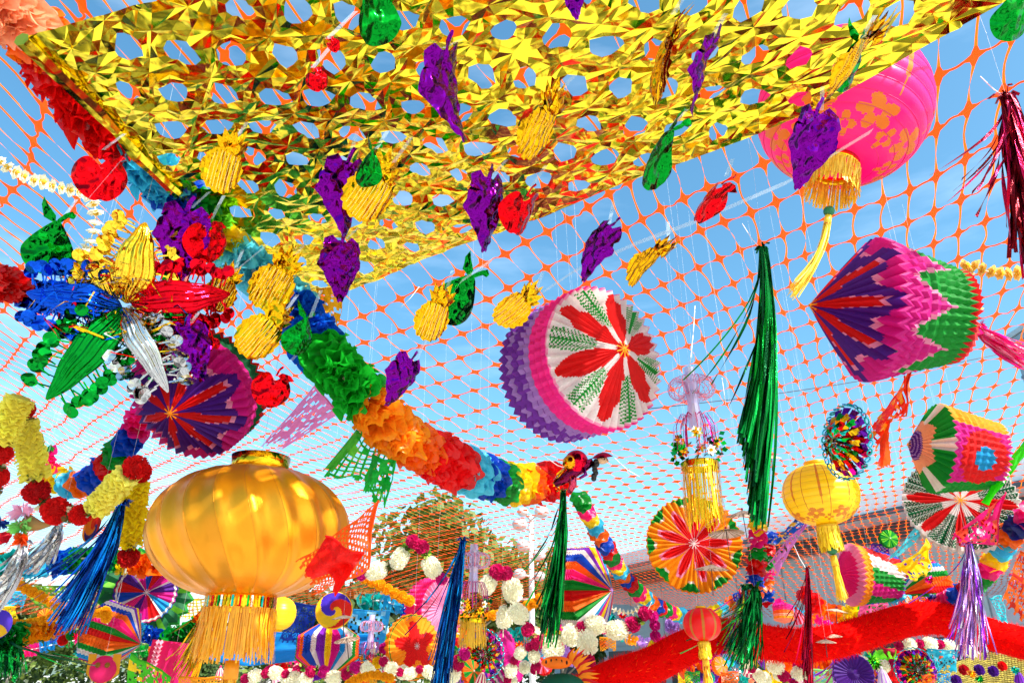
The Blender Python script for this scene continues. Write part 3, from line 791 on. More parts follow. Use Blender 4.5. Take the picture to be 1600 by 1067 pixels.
drum('paper_drum', 'pink, green and red pointed paper lantern in front of the grey building', 1364, 900, 3.6, 46, 66, .5, (6, -64, -12), lambda a, r: 'pink' if r < .75 else 'palepink', lambda a, v: 'amber' if v < .16 else (('green', 'white', 'red', 'blue', 'green', 'magenta')[int(a/(2*PI)*12+v*1.0) % 6]), lambda a, r: 'purple', pl=34, fl=.9, taper=.7, bk=.3)
drum('paper_fan', 'rainbow striped paper fan wedge right of the pointed pink lantern', 1448, 925, 3.9, 44, 34, .6, (4, -60, 0), des_stripe, lambda a, v: des_stripe(a, 0), des_stripe, pl=30, fl=.9)
drum('paper_drum', 'red and orange split paper wheel below the marigold string', 645, 1010, 3.7, 46, 10, .12, (0, 34, 10), lambda a, r: 'red' if r < .62+.2*math.sin(a*5) else ('amber' if r < .96 else 'green'), side_plain('amber'), pl=30, hub='silver')
drum('paper_fan', 'folded rainbow paper fan with orange top under the spiral disc', 512, 1012, 3.6, 46, 26, .7, (80, 0, 0), des_stripe, lambda a, v: des_stripe(a, 0), des_stripe, pl=32, fl=.9, hub='orange')
drum('paper_fan', 'rainbow paper fan lantern pointing right above the pink owl', 172, 990, 3.2, 44, 40, .7, (0, 70, -18), des_stripe, lambda a, v: des_stripe(a, 0), des_stripe, pl=30, fl=.9, hub='teal')
drum('paper_drum', 'pink crimped paper drum behind the blue centre tassel', 680, 950, 4.2, 42, 40, .05, (0, 40, 0), lambda a, r: 'palepink', side_plain('pink'), pl=34, zig=.09)
drum('paper_drum', 'small dark purple paper bowl fan at the bottom, right of centre', 1334, 1052, 3.8, 28, 12, -.3, (0, 0, 0), lambda a, r: 'purple', side_plain('purple'), pl=24)
drum('paper_fan', 'small violet paper fan under the red lantern tassel', 1099, 1046, 4.4, 24, 8, -.3, (0, 20, 0), lambda a, r: 'violet' if r > .5 else 'purple', side_plain('lilac'), pl=24)
drum('paper_drum', 'magenta and green striped crimped paper ball at bottom centre', 782, 1030, 4.0, 36, 40, .2, (0, 70, 20), lambda a, r: 'magenta', lambda a, v: ('magenta', 'purple', 'white', 'green')[int(v*16) % 4], lambda a, r: 'magenta', pl=26, zig=.1)
drum('paper_drum', 'small orange and magenta striped paper globe before the grey building', 1224, 957, 4.6, 15, 20, .4, (80, 0, 0), lambda a, r: 'peach', lambda a, v: ('amber', 'peach', 'orange', 'pink', 'magenta')[int(v*5)], lambda a, r: 'magenta', pl=18)

# metallic honeycomb rosettes
def foil_rosette(label, px, py, d, Rpx, rot, group='metallic foil rosettes', rings=True):
    k = d/F; R = Rpx*k; t = thing('foil_rosette', label, 'foil rosette', px, py, d, rot, group, up=False)
    rnd = random.Random(px)
    for layer, (cs, r0, r1, z, nm) in enumerate(((('magenta', 'purple'), .1, .86, -.10, 'magenta_vanes'), (('amber', 'green', 'red', 'gold'), .1, .72, .12, 'gold_vanes'), (('teal', 'green', 'red'), .05, .5, .34, 'inner_vanes'))):
        m = MB(); n = 30
        for i in range(n):
            a = 2*PI*i/n+layer*.1; a2 = a+.11; tz = z*R
            c = lin(cs[i % len(cs)]); pts = []
            for q in range(7):
                s = q/6; rr = R*(r0+(r1-r0)*s); zz = tz*(1-s*.6)+R*.16*math.sin(PI*s)
                pts.append((Vector((rr*math.cos(a), rr*math.sin(a), zz)), Vector((rr*math.cos(a2+.10*s), rr*math.sin(a2+.10*s), zz+R*.10*(1 if i % 2 else -1)*s))))
            b = len(m.v)
            for p, q_ in pts: m.v += [p, q_]
            for q in range(6): m.f.append((b+2*q, b+2*q+1, b+2*q+3, b+2*q+2)); m.c.append(jit(lin(cs[(i+q//2) % len(cs)]), .1))
        m.build(nm, M_FOIL, t, smooth=False)
    if rings:
        for i in range(30):
            a = 2*PI*i/30; c = Vector((math.cos(a), math.sin(a), 0))*R*.93; m = MB(); tx = Vector((-math.sin(a), math.cos(a), 0)); rr = R*.085
            m.tube([c+tx*rr*math.cos(g_)+Vector((0, 0, 1))*rr*math.sin(g_)*.7+c.normalized()*rr*math.cos(g_)*.3 for g_ in [2*PI*h/8 for h in range(9)]], R*.022, 4, lin('teal' if i % 2 else 'cyan'), cap=False)
            m.build('edge_ring', M_FOIL, t)
    hang(t, (0, 0, 0)); return t
foil_rosette('shiny multicolour metallic honeycomb rosette above the yellow lantern', 1322, 690, 2.7, 62, (0, -55, -6))
foil_rosette('metallic rainbow foil rosette right of the blue centre tassel at bottom', 752, 1022, 3.8, 40, (0, 20, 0))
foil_rosette('small metallic foil rosette under the red boa at lower right', 1432, 1046, 3.8, 34, (0, 14, 0))
# ================================================================ LANTERNS
def threads(name, parent, n, R, y0, ln, col, wd=.0022, spread=.06, mt=None, sway=(0, 0), ragged=.15, disk=False, rnd=R_):
    m = MB()
    for i in range(n):
        a = 2*PI*i/n+rnd.uniform(-.05, .05); r = R*(math.sqrt(rnd.random()) if disk else rnd.uniform(.96, 1.03)); l = ln*rnd.uniform(1-ragged, 1+ragged*.4)
        c, s = math.cos(a), math.sin(a); ph_ = rnd.uniform(0, 6); pts = []
        for q in range(6):
            f = q/5; rr = r*(1+spread*f*f)+.004*math.sin(ph_+f*5)
            pts.append((rr*c+sway[0]*f*f, y0-l*f, rr*s+sway[1]*f*f))
        m.ribbon(pts, wd*rnd.uniform(.7, 1.4), jit(col, .2, rnd), side=(-s, 0, c))
    return m.build(name, mt or M_THREAD, parent, smooth=False, stuff=True)
def small_tassel(t, y, k, col, ln, bead=None, n=50, band=None):
    """bead, bound neck and silk tassel on a cord, hanging at local y downwards"""
    if bead:
        m = MB(); m.ball((0, y, 0), 8*k, lin(bead), 14, 9); m.build('bead', M_PAINT, t); y -= 8*k
    m = MB(); m.lathe([(0, y), (5*k, y-1*k), (5.5*k, y-16*k), (0, y-17*k)], 12, lambda a, v: lin(band or 'red') if (.3 < v < .45 or v > .8) else lin(col)); m.build('bound_neck', M_THREAD, t)
    threads('tassel', t, n, 4.5*k, y-15*k, ln, lin(col), wd=1.3*k, spread=1.0, disk=True, sway=(-.25*ln if ln > .15 else 0, 0))
# -- big gold lantern
def gold_lantern():
    d = 2.2; k = d/F; t = thing('gold_lantern', 'large satin gold lantern with fringed collar at lower left, red papers against it', 'lantern', 392, 831, d, (0, 0, 0)); rx = 152*k; ry = 97*k
    m = MB(); n = 160; g = 20; b = 0; NV = 34; c0 = (.84, .31, .006)
    for j in range(NV+1):
        v = j/NV; ph_ = -PI/2*.90+PI*.90*v; y = ry*math.sin(ph_)/math.sin(PI/2*.9); r = rx*math.cos(ph_)**.80
        for i in range(n):
            a = 2*PI*i/n + .22*math.sin(ph_)*1.0
            f = (i*g/n) % 1
            rr = r*(1-.05*(1-abs(2*f-1)**1.5))*(1+.022*f)
            m.v.append(Vector((rr*math.cos(a), y, rr*math.sin(a))))
    for j in range(NV):
        for i in range(n):
            i2 = (i+1) % n; m.f.append((j*n+i, (j+1)*n+i, (j+1)*n+i2, j*n+i2)); gg = int((i+.5)*g/n); m.c.append(tuple(x*(1+.10*((gg*7) % 5-2)/2) for x in c0))
    m.build('shade', M_SATIN, t)
    yt = ry*.98; rc = 44*k
    for nm, y0, y1, r_ in (('top_collar', yt-.004, yt+24*k, rc*1.02), ('bottom_collar', -yt+.004, -yt-20*k, rc*1.15)):
        m = MB(); m.lathe([(r_*.96, y0), (r_*1.03, y0), (r_, (y0+y1)/2), (r_*1.03, y1), (r_*.95, y1), (r_*.95, y0)], 40, lambda a, v: jit(lin((236, 176, 30)), .12)); c = m.build(nm, M_FOIL, t)
    cf = MB(); 
    for i in range(60):
        a = 2*PI*i/60; cf.ribbon([(rc*1.185*math.cos(a), -yt-.004, rc*1.185*math.sin(a)), (rc*1.185*math.cos(a), -yt-18*k, rc*1.185*math.sin(a))], rc*.07, lin(('amber', 'orange', 'green', 'gold', 'red', 'cream', 'teal', 'gold')[(i*5) % 8]), side=(-math.sin(a), 0, math.cos(a)))
    cf.build('collar_print', M_FOIL, t)
    threads('fringe', t, 300, rc*1.20, -yt-18*k, 70*k, lin((250, 170, 14)), wd=2.0*k, spread=.10, ragged=.22)
    m = MB(); m.tube([(0, -yt, 0), (0, -yt-88*k, 0)], .0012, 5, lin('amber')); m.build('tassel_cord', M_THREAD, t)
    y = -yt-88*k
    m = MB(); m.lathe([(0, y), (10*k, y-1*k), (11*k, y-26*k), (0, y-27*k)], 16, lambda a, v: lin('red') if (.34 < v < .42 or v > .66 and v < .9) else lin('amber')); m.build('bound_neck', M_THREAD, t)
    threads('tassel', t, 90, 10*k, y-26*k, 80*k, lin((248, 176, 20)), wd=2*k, spread=.5, disk=True)
    for g_ in range(g):
        m = MB(); pts = []
        for j in range(25):
            v = j/24; ph_ = -PI/2*.90+PI*.90*v; a = 2*PI*g_/g + .22*math.sin(ph_); r = rx*math.cos(ph_)**.80*1.001; pts.append((r*math.cos(a), ry*math.sin(ph_)/math.sin(PI/2*.9), r*math.sin(a)))
        m.tube(pts, .0007, 4, (.74, .27, .01)); m.build('seam', M_SATIN, t)
    m = MB()
    for q in (-1, 1): m.tube([(rc*.98*math.cos(2*PI*h/24), q*(yt), rc*.98*math.sin(2*PI*h/24)) for h in range(25)], .0018, 5, lin((120, 80, 20)), cap=False)
    m.build('wire_rim', M_PAINT, t)
    hang(t, (0, yt+24*k, 0), (70, 60, 50))
gold_lantern()
def ribbed_lantern(name, label, px, py, d, rx_, ry_, col, rings, rot=(0, 0, 0), fringe=None, prints=True, ribs=0, grp=None, cord=True, tass=None, fl=46, collar='gold', rc_=.42):
    k = d/F; t = thing(name, label, 'lantern', px, py, d, rot, grp); rx = rx_*k; ry = ry_*k; rc = rx*rc_
    c = lin(col); g = lin((214, 130, 20))
    def prof(v):
        ph_ = -PI/2*.88+PI*.88*v; return rx*math.cos(ph_)**.8, ry*math.sin(ph_)/math.sin(PI/2*.88)
    m = MB(); NV = rings*8 if rings > 3 else 24; n = 280 if rx_ > 50 else 90
    for j in range(NV+1):
        v = j/NV; r, y = prof(v); sc = 1+.016*(abs(math.sin(PI*v*rings))-.5)
        for i in range(n):
            a = 2*PI*i/n; m.v.append(Vector((r*sc*math.cos(a), y, r*sc*math.sin(a))))
    for j in range(NV):
        v = (j+.5)/NV
        for i in range(n):
            i2 = (i+1) % n; a = 2*PI*(i+.5)/n; m.f.append((j*n+i, (j+1)*n+i, (j+1)*n+i2, j*n+i2)); cc = c
            if prints:
                q1 = ((a*7/(2*PI)) % 1-.5)*1.5; q2 = (v-.20)/.15; rr_ = math.hypot(q1, q2); aa_ = math.atan2(q2, q1)
                q3 = ((a*7/(2*PI)+.5) % 1-.5)*2.6; q4 = (v-.12)/.10; r3 = math.hypot(q3, q4); a3 = math.atan2(q4, q3)
                if .12 < rr_ < .58*(.45+.55*abs(math.cos(2.5*aa_))) or .2 < r3 < .62*(.35+.65*abs(math.cos(2*a3))): cc = g
                if abs((a*8/(2*PI)) % 1-.5) < .012*(1+2*(v > .4)) and v > .3: cc = g
            if ribs and abs((a*ribs/(2*PI)) % 1-.5) < (.018 if n > 150 else .052): cc = lin((200, 120, 20))
            m.c.append(cc)
    m.build('shade', M_CLOTH, t)
    m = MB()
    for q in range(1, rings):
        r, y = prof(q/rings); m.tube([((r*1.0)*math.cos(2*PI*h/48), y, (r*1.0)*math.sin(2*PI*h/48)) for h in range(49)], rx*.0035, 3, tuple(x*.6 for x in c), cap=False)
    m.build('wire_ring', M_PAINT, t)
    r, yb = prof(0); r2, yt = prof(1)
    for nm, y, s_ in (('bottom_collar', yb, -1), ('top_collar', yt, 1)):
        mm = MB(); hh = rx*.10; rr = (r if s_ < 0 else r2)*1.02; mm.lathe([(rr*.97, y), (rr*1.02, y), (rr*1.04, y+s_*hh), (rr*.97, y+s_*hh), (rr*.97, y)], 36, lin(collar)); mm.build(nm, M_FOIL if collar == 'gold' else M_CLOTH, t)
    if fringe: threads('fringe', t, 260 if rx_ > 80 else 110, r*1.06, yb-rx*.08, fl*k, lin(fringe), wd=(2.0 if rx_ > 80 else 2.4)*k, spread=.08, ragged=.25)
    if tass:
        bead, ty, ln, tc_ = tass; m = MB(); m.tube([(0, yb, 0), (0, yb-ty*k, 0)], .001, 4, lin('cream')); m.build('tassel_cord', M_THREAD, t)
        small_tassel(t, yb-ty*k, k, tc_, ln*k, bead)
    if cord: hang(t, (0, yt, 0))
    return t
ribbed_lantern('pink_lantern', 'big hot pink ribbed lantern with gold print and yellow fringe behind the gold sheet', 1316, 172, 2.45, 127, 108, (255, 10, 140), 14, (0, 0, -16), fringe=(250, 200, 50), tass=('dkgreen', 88, 128, (250, 214, 60)), fl=46, rc_=.36)
ribbed_lantern('yellow_lantern', 'bright yellow paper lantern with fringed collar below the metallic rosette', 1282, 772, 2.9, 57, 46, (252, 214, 10), 12, (0, 0, 2), fringe=(250, 205, 20), tass=('dkgreen', 38, 50, (250, 200, 30)), ribs=9, collar=(240, 190, 20), fl=34)
ribbed_lantern('red_lantern', 'small red lantern with yellow hanging tag in front of the red boa', 1097, 975, 2.7, 29, 24, (244, 6, 0), 1, fringe=(250, 196, 20), ribs=9, prints=False, collar=(244, 190, 20), fl=22, tass=(None, 20, 26, (250, 180, 20)))
ribbed_lantern('yellow_lantern', 'plain round yellow paper lantern half behind the gold lantern fringe', 436, 958, 3.3, 26, 24, (252, 214, 30), 8, prints=False, collar=(240, 190, 20))

# ================================================================ TISSUE PETAL GARLANDS
PET = {}
def petal_layer(var, nseg, petals, mt, colname):
    key = (var, nseg, petals, mt.name, colname)
    if key in PET: return PET[key]
    rnd = random.Random(var*13+7); m = MB(); col = lin(colname)
    for lay in range(2 if nseg > 30 else 1):
        off = rnd.uniform(0, 6); b = len(m.v); NR = 4
        for r in range(NR+1):
            t = r/NR
            for i in range(nseg):
                a = 2*PI*i/nseg
                lobe = abs(math.cos(petals*(a+off)/2)); R = .80+.20*lobe**.6 + .05*math.sin(a*2+off)
                rr = max(.10, t)*R*(1-.12*lay)
                ph_ = (.30*nz(math.cos(a)*1.4+var, math.sin(a)*1.4, lay)+.16*math.sin(petals*(a+off))*t+ .10*math.sin(3*a+off*2))*t + .30*t*t*(1 if lay == 0 else -.6)*rnd.uniform(.8, 1.2)
                if int((a+off)*petals/(2*PI)) % 3 == 0: ph_ += .22*t*t
                m.v.append(Vector((rr*math.cos(a), rr*math.sin(a), ph_*.9+lay*.12)))
        cc = jit(col, .14, rnd)
        for r in range(NR):
            for i in range(nseg):
                i2 = (i+1) % nseg; m.f.append((b+r*nseg+i, b+r*nseg+i2, b+(r+1)*nseg+i2, b+(r+1)*nseg+i)); m.c.append(cc)
    PET[key] = m.mesh('petal_layer', mt); return PET[key]
def catmull(P, n):
    out = []
    for i in range(len(P)-1):
        p0 = P[max(i-1, 0)]; p1 = P[i]; p2 = P[i+1]; p3 = P[min(i+2, len(P)-1)]
        for k in range(n):
            t = k/n; out.append(.5*((2*p1)+(-p0+p2)*t+(2*p0-5*p1+4*p2-p3)*t*t+(-p0+3*p1-3*p2+p3)*t**3))
    out.append(P[-1].copy()); return out
def resample(pts, step):
    """returns list of (pos, tangent, s) every step along the 3-vector list"""
    out = []; s = 0; nxt = 0
    for a, b in zip(pts, pts[1:]):
        l = (b-a).length
        while nxt <= s+l:
            f = (nxt-s)/l if l else 0; out.append((a.lerp(b, f), (b-a).normalized(), nxt)); nxt += step
        s += l
    return out, s
def tissue_garland(label, pts, rpx, cols, seg=.12, step=.022, nseg=56, petals=9, mt=None, group=None, name='petal_garland', vars_=4, jitter=.32):
    """pts: (px,py,d). rpx: radius in photo px at first point -> metres; cols cycle every seg metres (or (col,len) tuples)"""
    mt = mt or M_PLAST; P = catmull([W(*p) for p in pts], 10); R = rpx*pts[0][2]/F
    t = at_world(name, label, 'garland', P[0], group); sm, tot = resample(P, step); rnd = random.Random(int(pts[0][0]*3+pts[0][1]))
    if isinstance(cols[0], tuple):
        cum = []; s = 0
        for c, l in cols: s += l; cum.append((c, s))
        sc = tot/s; pick = lambda q: next((c for c, e in cum if q <= e*sc+1e-6), cum[-1][0])
    else: pick = lambda q: cols[int(q/seg) % len(cols)]
    m = MB(); m.tube([p-P[0] for p in P], R*.09, 6, lin('white')); m.build('core_string', M_WICKER, t)
    for p, tg, s in sm[:299]:
        me = petal_layer(rnd.randrange(vars_), nseg, petals, mt, pick(s)); o = bpy.data.objects.new('petal_layer', me); link(o, t)
        q = tg.to_track_quat('Z', 'Y').to_matrix().to_4x4(); sc_ = R*rnd.uniform(.88, 1.1)
        e = Euler((rnd.uniform(-jitter, jitter), rnd.uniform(-jitter, jitter), rnd.uniform(0, 6.3))).to_matrix().to_4x4()
        o.matrix_basis = Matrix.Translation(p-P[0]) @ q @ e @ Matrix.Diagonal((sc_, sc_, sc_, 1))
    return t
G = 'ruffled petal garlands'
tissue_garland('thickest glossy petal garland, running from top left behind the gold sheet to the centre', 
    [(-30, -10, 1.95), (40, 40, 2.05), (100, 120, 2.2), (165, 205, 2.3), (235, 265, 2.4), (290, 318, 2.5), (370, 400, 2.6), (445, 465, 2.6), (500, 545, 2.45), (560, 612, 2.4), (625, 680, 2.5), (700, 722, 2.7), (765, 748, 3.0), (820, 757, 3.3), (868, 752, 3.5)],
    53, [('peach', .10), ('orange', .06), ('red', .36), ('cyan', .14), ('blue', .07), ('green', .08), ('lime', .06), ('yellow', .06), ((110, 220, 236), .30), ((16, 96, 214), .21), ((30, 190, 50), .22), ((255, 160, 30), .22), ((255, 112, 20), .08), ((246, 24, 30), .21), ((90, 214, 236), .14), ('blue', .12), ('green', .14), ('yellow', .14), ('orange', .10), ('red', .18)], step=.02, group=G, nseg=64, petals=8)
RB = ['pink', 'yellow', 'cyan', 'orange', 'blue', 'red', 'green']
tissue_garland('thin rainbow flower garland from the doll down to the boa', [(905, 775, 3.0), (925, 815, 3.1), (950, 860, 3.2), (975, 900, 3.4), (1008, 935, 3.6), (1045, 955, 3.8), (1090, 965, 4.0), (1130, 950, 4.1), (1160, 930, 4.1)], 15, ['green', 'pink', 'yellow', 'cyan', 'orange', 'blue', 'red'], seg=.055, step=.018, nseg=28, petals=5, group=G)
tissue_garland('vertical rainbow flower garland above the lower green tassel', [(1184, 780, 3.1), (1183, 830, 3.1), (1182, 880, 3.1), (1180, 925, 3.1)], 16, ['cyan', 'yellow', 'pink', 'green', 'red', 'blue', 'orange'], seg=.06, step=.018, nseg=28, petals=5, group=G)
tissue_garland('second rainbow flower strand hanging right beside the vertical garland', [(1203, 830, 3.2), (1201, 870, 3.2), (1199, 905, 3.2), (1197, 940, 3.2)], 11, ['blue', 'red', 'green', 'pink', 'orange'], seg=.05, step=.018, nseg=28, petals=5, group=G)
tissue_garland('rainbow flower garland coming in at the right edge to the boa', [(1620, 790, 2.9), (1585, 830, 3.0), (1560, 865, 3.1), (1535, 900, 3.2), (1505, 925, 3.3), (1465, 945, 3.4), (1420, 945, 3.5), (1400, 935, 3.6)], 19, ['pink', 'navy', 'orange', 'cyan', 'yellow', 'pink', 'green', 'red', 'blue'], seg=.075, step=.018, nseg=28, petals=5, group=G)
tissue_garland('translucent petal garland behind the yellow flower strings at left', [(228, 640, 2.8), (205, 685, 2.8), (178, 718, 2.85), (150, 745, 2.9), (125, 757, 2.95), (95, 752, 3.0), (72, 735, 3.0), (60, 705, 3.0)], 24, ['pink', 'blue', 'green', 'red', 'blue', 'orange', 'cyan', 'yellow', 'pink', 'green', 'red'], seg=.085, step=.02, nseg=36, petals=6, group=G)
tissue_garland('horizontal petal garland behind the blue tassel at left', [(-20, 880, 3.3), (30, 882, 3.3), (80, 882, 3.4), (130, 872, 3.4), (190, 878, 3.5), (235, 882, 3.5), (275, 872, 3.6)], 20, [('orange', .06), ('teal', .1), ('cyan', .1), ('blue', .12), ('green', .20), ('yellow', .08), ('orange', .12), ('pink', .1)], step=.02, nseg=36, petals=7, group=G)
tissue_garland('green to orange ruffled garland at the lower left edge', [(-20, 1000, 2.9), (20, 993, 2.9), (60, 985, 2.95), (100, 972, 3.0), (125, 955, 3.0)], 19, [('dkgreen', .12), ('green', .06), ('amber', .12), ('orange', .12), ('peach', .03), ('red', .02)], step=.014, nseg=36, petals=9, group=G)
tissue_garland('dark red tissue frill at the far left tip of the blue burst', [(-25, 438, 2.0), (0, 440, 2.05), (24, 448, 2.1)], 30, ['red'], step=.016, nseg=44, petals=16, group=G)
tissue_garland('blue foil ruffle joining the blue burst lobe at left', [(28, 452, 2.12), (60, 462, 2.16), (95, 468, 2.2)], 27, ['blue'], step=.014, nseg=44, petals=20, mt=M_FOIL, group=G)
tissue_garland('cyan, blue and green petal swag under the rosette', [(200, 972, 3.4), (228, 990, 3.4), (262, 996, 3.4), (295, 985, 3.4), (320, 965, 3.4)], 15, ['cyan', 'blue', 'green', 'green', 'orange'], seg=.09, step=.018, nseg=32, petals=6, group=G)
tissue_garland('teal and blue petal swag above the red split wheel', [(560, 945, 4.4), (590, 938, 4.4), (620, 945, 4.4), (650, 958, 4.4), (700, 985, 4.4), (770, 998, 4.4), (830, 990, 4.4)], 14, ['teal', 'cyan', 'blue', 'green', 'yellow', 'orange', 'red'], seg=.13, step=.022, nseg=28, petals=6, group=G)
tissue_garland('orange and green petal garland in front of the grey building', [(1250, 920, 4.4), (1275, 945, 4.4), (1310, 960, 4.4), (1345, 955, 4.4), (1370, 940, 4.4)], 14, ['red', 'orange', 'yellow', 'green'], seg=.13, step=.02, nseg=28, petals=6, group=G)
tissue_garland('mixed petal garland along the bottom right, under the boa', [(1270, 1048, 4.2), (1320, 1032, 4.2), (1380, 1030, 4.2), (1430, 1020, 4.2), (1480, 1012, 4.2)], 14, ['orange', 'teal', 'lime', 'red', 'cyan'], seg=.16, step=.022, nseg=28, petals=6, group=G)

# ================================================================ FLOWER STRINGS
def pompom_mesh(kind, col, seed):
    key = ('pom', kind, col, seed)
    if key in PET: return PET[key]
    rnd = random.Random(seed); m = MB(); c = lin(col) if col not in ('dark', 'lite') else (0, 0, 0)
    if kind == 'ball' or kind == 'rose':
        m.ball((0, 0, 0), .72, tuple(x*.9 for x in c), 14, 9)
        n = 190 if kind == 'ball' else 70
        for i in range(n):
            z = 1-2*(i+.5)/n; r = math.sqrt(1-z*z); a = i*2.39996+rnd.uniform(-.1, .1); d = Vector((r*math.cos(a), r*math.sin(a), z)); u = d.orthogonal().normalized(); v = d.cross(u); an = rnd.uniform(0, 6.3)
            e = u*math.cos(an)+v*math.sin(an); f = d.cross(e); s_ = .17 if kind == 'ball' else .30; R = rnd.uniform(.9, 1.06)
            m.quad(d*.68-e*s_*.7, d*.68+e*s_*.7, d*R+e*s_+f*.06, d*R-e*s_-f*.06+Vector((0, 0, rnd.uniform(-.05, .05))), jit(c, .13, rnd))
    elif kind == 'long':     # frilled cylinder along z, length 2 -> -1..1, radius .5
        for q in range(15):
            z = -1+2*q/14; b = len(m.v); off = rnd.uniform(0, 6)
            for r in (0, .5, 1):
                for i in range(30):
                    a = 2*PI*i/30; rr = (.05+.47*r*(1+.12*math.sin(a*8+off)+.08*rnd.uniform(-1, 1))); m.v.append(Vector((rr*math.cos(a), rr*math.sin(a), z+.08*r*math.sin(a*9+off*2)+.04*rnd.uniform(-1, 1)*r+.06*r)))
            cc = jit(c, .10, rnd)
            for r in range(2):
                for i in range(30): i2 = (i+1) % 30; m.f.append((b+r*30+i, b+r*30+i2, b+(r+1)*30+i2, b+(r+1)*30+i)); m.c.append(cc)
        m.tube([(0, 0, -1.05), (0, 0, 1.05)], .34, 12, tuple(x*.85 for x in c))
    elif kind == 'bud':      # smooth cream bud
        m.ball((0, 0, 0), .8, tuple(x*.95 for x in c), 14, 9)
        for i in range(170):
            z = 1-2*(i+.5)/170; r = math.sqrt(1-z*z)**.6; a = i*2.39996+rnd.uniform(-.1, .1); d = Vector((r*math.cos(a), r*math.sin(a), z)); u = d.orthogonal().normalized(); v = d.cross(u).normalized(); an = rnd.uniform(0, 6.3)
            e = u*math.cos(an)+v*math.sin(an); f = d.cross(e); R = rnd.uniform(.9, 1.06)
            m.quad(d*.72-e*.09, d*.72+e*.09, d*R+e*.15+f*.05, d*R-e*.15-f*.05, jit(c, .07, rnd))
    elif kind == 'shell':    # cream shell-flower with yellow heart
        b = 0
        for lay, (R, zc) in enumerate(((1, .0), (.7, .25))):
            for r in range(4):
                for i in range(24):
                    t = r/3; a = 2*PI*i/24; rr = R*max(.05, t)*(1+.12*math.cos(a*6)*t); m.v.append(Vector((rr*math.cos(a), rr*math.sin(a), zc+.35*t*t+.08*math.sin(a*6)*t)))
            for r in range(3):
                for i in range(24): i2 = (i+1) % 24; m.f.append((b+r*24+i, b+r*24+i2, b+(r+1)*24+i2, b+(r+1)*24+i)); m.c.append(jit(c if r else lin('yellow'), .05, rnd))
            b = len(m.v)
        m.ball((0, 0, .45), .34, lin((236, 196, 60)), 10, 6)
    elif kind == 'sepal':
        m.ball((0, 0, 0), .5, lin((70, 80, 30)), 8, 5)
        for i in range(34):
            d = Vector((rnd.gauss(0, 1), rnd.gauss(0, 1), rnd.gauss(0, .6))).normalized(); u = d.orthogonal().normalized()*.14
            m.quad(d*.4-u, d*.4+u, d*1.05+u, d*1.05-u, jit(lin(rnd.choice(((90, 110, 40), (230, 224, 190), (120, 90, 50)) if col == 'dark' else ((150, 200, 60), (200, 226, 90), (90, 150, 40)))), .2, rnd))
    PET[key] = m.mesh(kind, M_FLOWER, smooth=kind == 'shell'); return PET[key]
def flower_string(label, pts, items, group='strung flower garlands', name='flower_garland', string='cream'):
    """items: (kind,colour,radius px,length px) laid one after the other along pts"""
    P = catmull([W(*p) for p in pts], 10); t = at_world(name, label, 'flower garland', P[0], group); k = pts[0][2]/F; rnd = random.Random(int(pts[0][0]+pts[0][1]*3))
    m = MB(); m.tube([p-P[0] for p in P], .0022, 5, lin(string)); m.build('string', M_WICKER, t)
    fine, tot = resample(P, .004); s = 0; qn = 0
    while s < tot and qn < 290:
        kind, col, r, ln = items[qn % len(items)]; L_ = ln*k; idx = min(len(fine)-1, int((s+L_/2)/.004)); 
        if s+L_ > tot+.01: break
        p, tg, _ = fine[idx]; me = pompom_mesh(kind, col, rnd.randrange(3))
        nm = {'ball': 'pompom', 'rose': 'rose', 'long': 'frilled_flower_tube', 'bud': 'cream_bud', 'shell': 'shell_flower', 'sepal': 'sepal_ring'}[kind]
        o = bpy.data.objects.new(nm, me); link(o, t)
        q = tg.to_track_quat('Z', 'Y').to_matrix().to_4x4(); R = r*k*rnd.uniform(.92, 1.1)
        sc = (R*2, R*2, L_/2*1.04, 1) if kind == 'long' else ((R, R, L_/2, 1) if kind == 'bud' else (R, R, R, 1))
        o.matrix_basis = Matrix.Translation(p-P[0]+Vector((rnd.uniform(-1, 1), 0, rnd.uniform(-1, 1)))*R*.08) @ q @ Euler((rnd.uniform(-.2, .2), rnd.uniform(-.2, .2), rnd.uniform(0, 6.3))).to_matrix().to_4x4() @ Matrix.Diagonal(sc)
        s += L_; qn += 1
    return t
RS = [('sepal', 'dark', 13, 9), ('ball', 'red', 20, 32)]
Y1 = [('long', (255, 240, 96), 19, 68)]
flower_string('yellow and red pompom string sweeping down at the far left edge', [(24, 622, 2.1), (10, 675, 2.1), (-4, 730, 2.1), (-12, 790, 2.1)], Y1+[('sepal', 'dark', 13, 8), ('ball', 'red', 18, 30), ('sepal', 'dark', 12, 8), ('ball', 'red', 18, 30), ('sepal', 'dark', 12, 8), ('ball', 'red', 18, 30)])
flower_string('yellow and red pompom string that loops up to the blue tassel', [(28, 625, 2.2), (38, 650, 2.2), (44, 690, 2.2), (54, 750, 2.2), (68, 785, 2.2), (98, 800, 2.2), (134, 804, 2.2), (160, 782, 2.2), (205, 742, 2.2), (218, 715, 2.2)], [('ball', 'red', 17, 32), ('sepal', 'dark', 12, 6)]+[('long', (255, 240, 96), 20, 84), ('sepal', 'dark', 12, 8), ('ball', (200, 8, 20), 20, 34), ('sepal', 'dark', 13, 9), ('ball', 'red', 20, 34), ('sepal', 'dark', 13, 9), ('ball', 'red', 18, 30), ('sepal', 'dark', 12, 6), ('long', (255, 240, 110), 20, 76), ('sepal', 'dark', 12, 6), ('ball', 'red', 18, 28)])
flower_string('short pompom string ending in a dark red ball left of the gold lantern', [(214, 722, 2.4), (216, 745, 2.4), (210, 790, 2.4), (203, 850, 2.4), (196, 895, 2.4)], [('ball', 'red', 18, 34), ('long', (255, 226, 20), 19, 92), ('sepal', 'dark', 12, 8), ('ball', (196, 8, 16), 18, 34)])
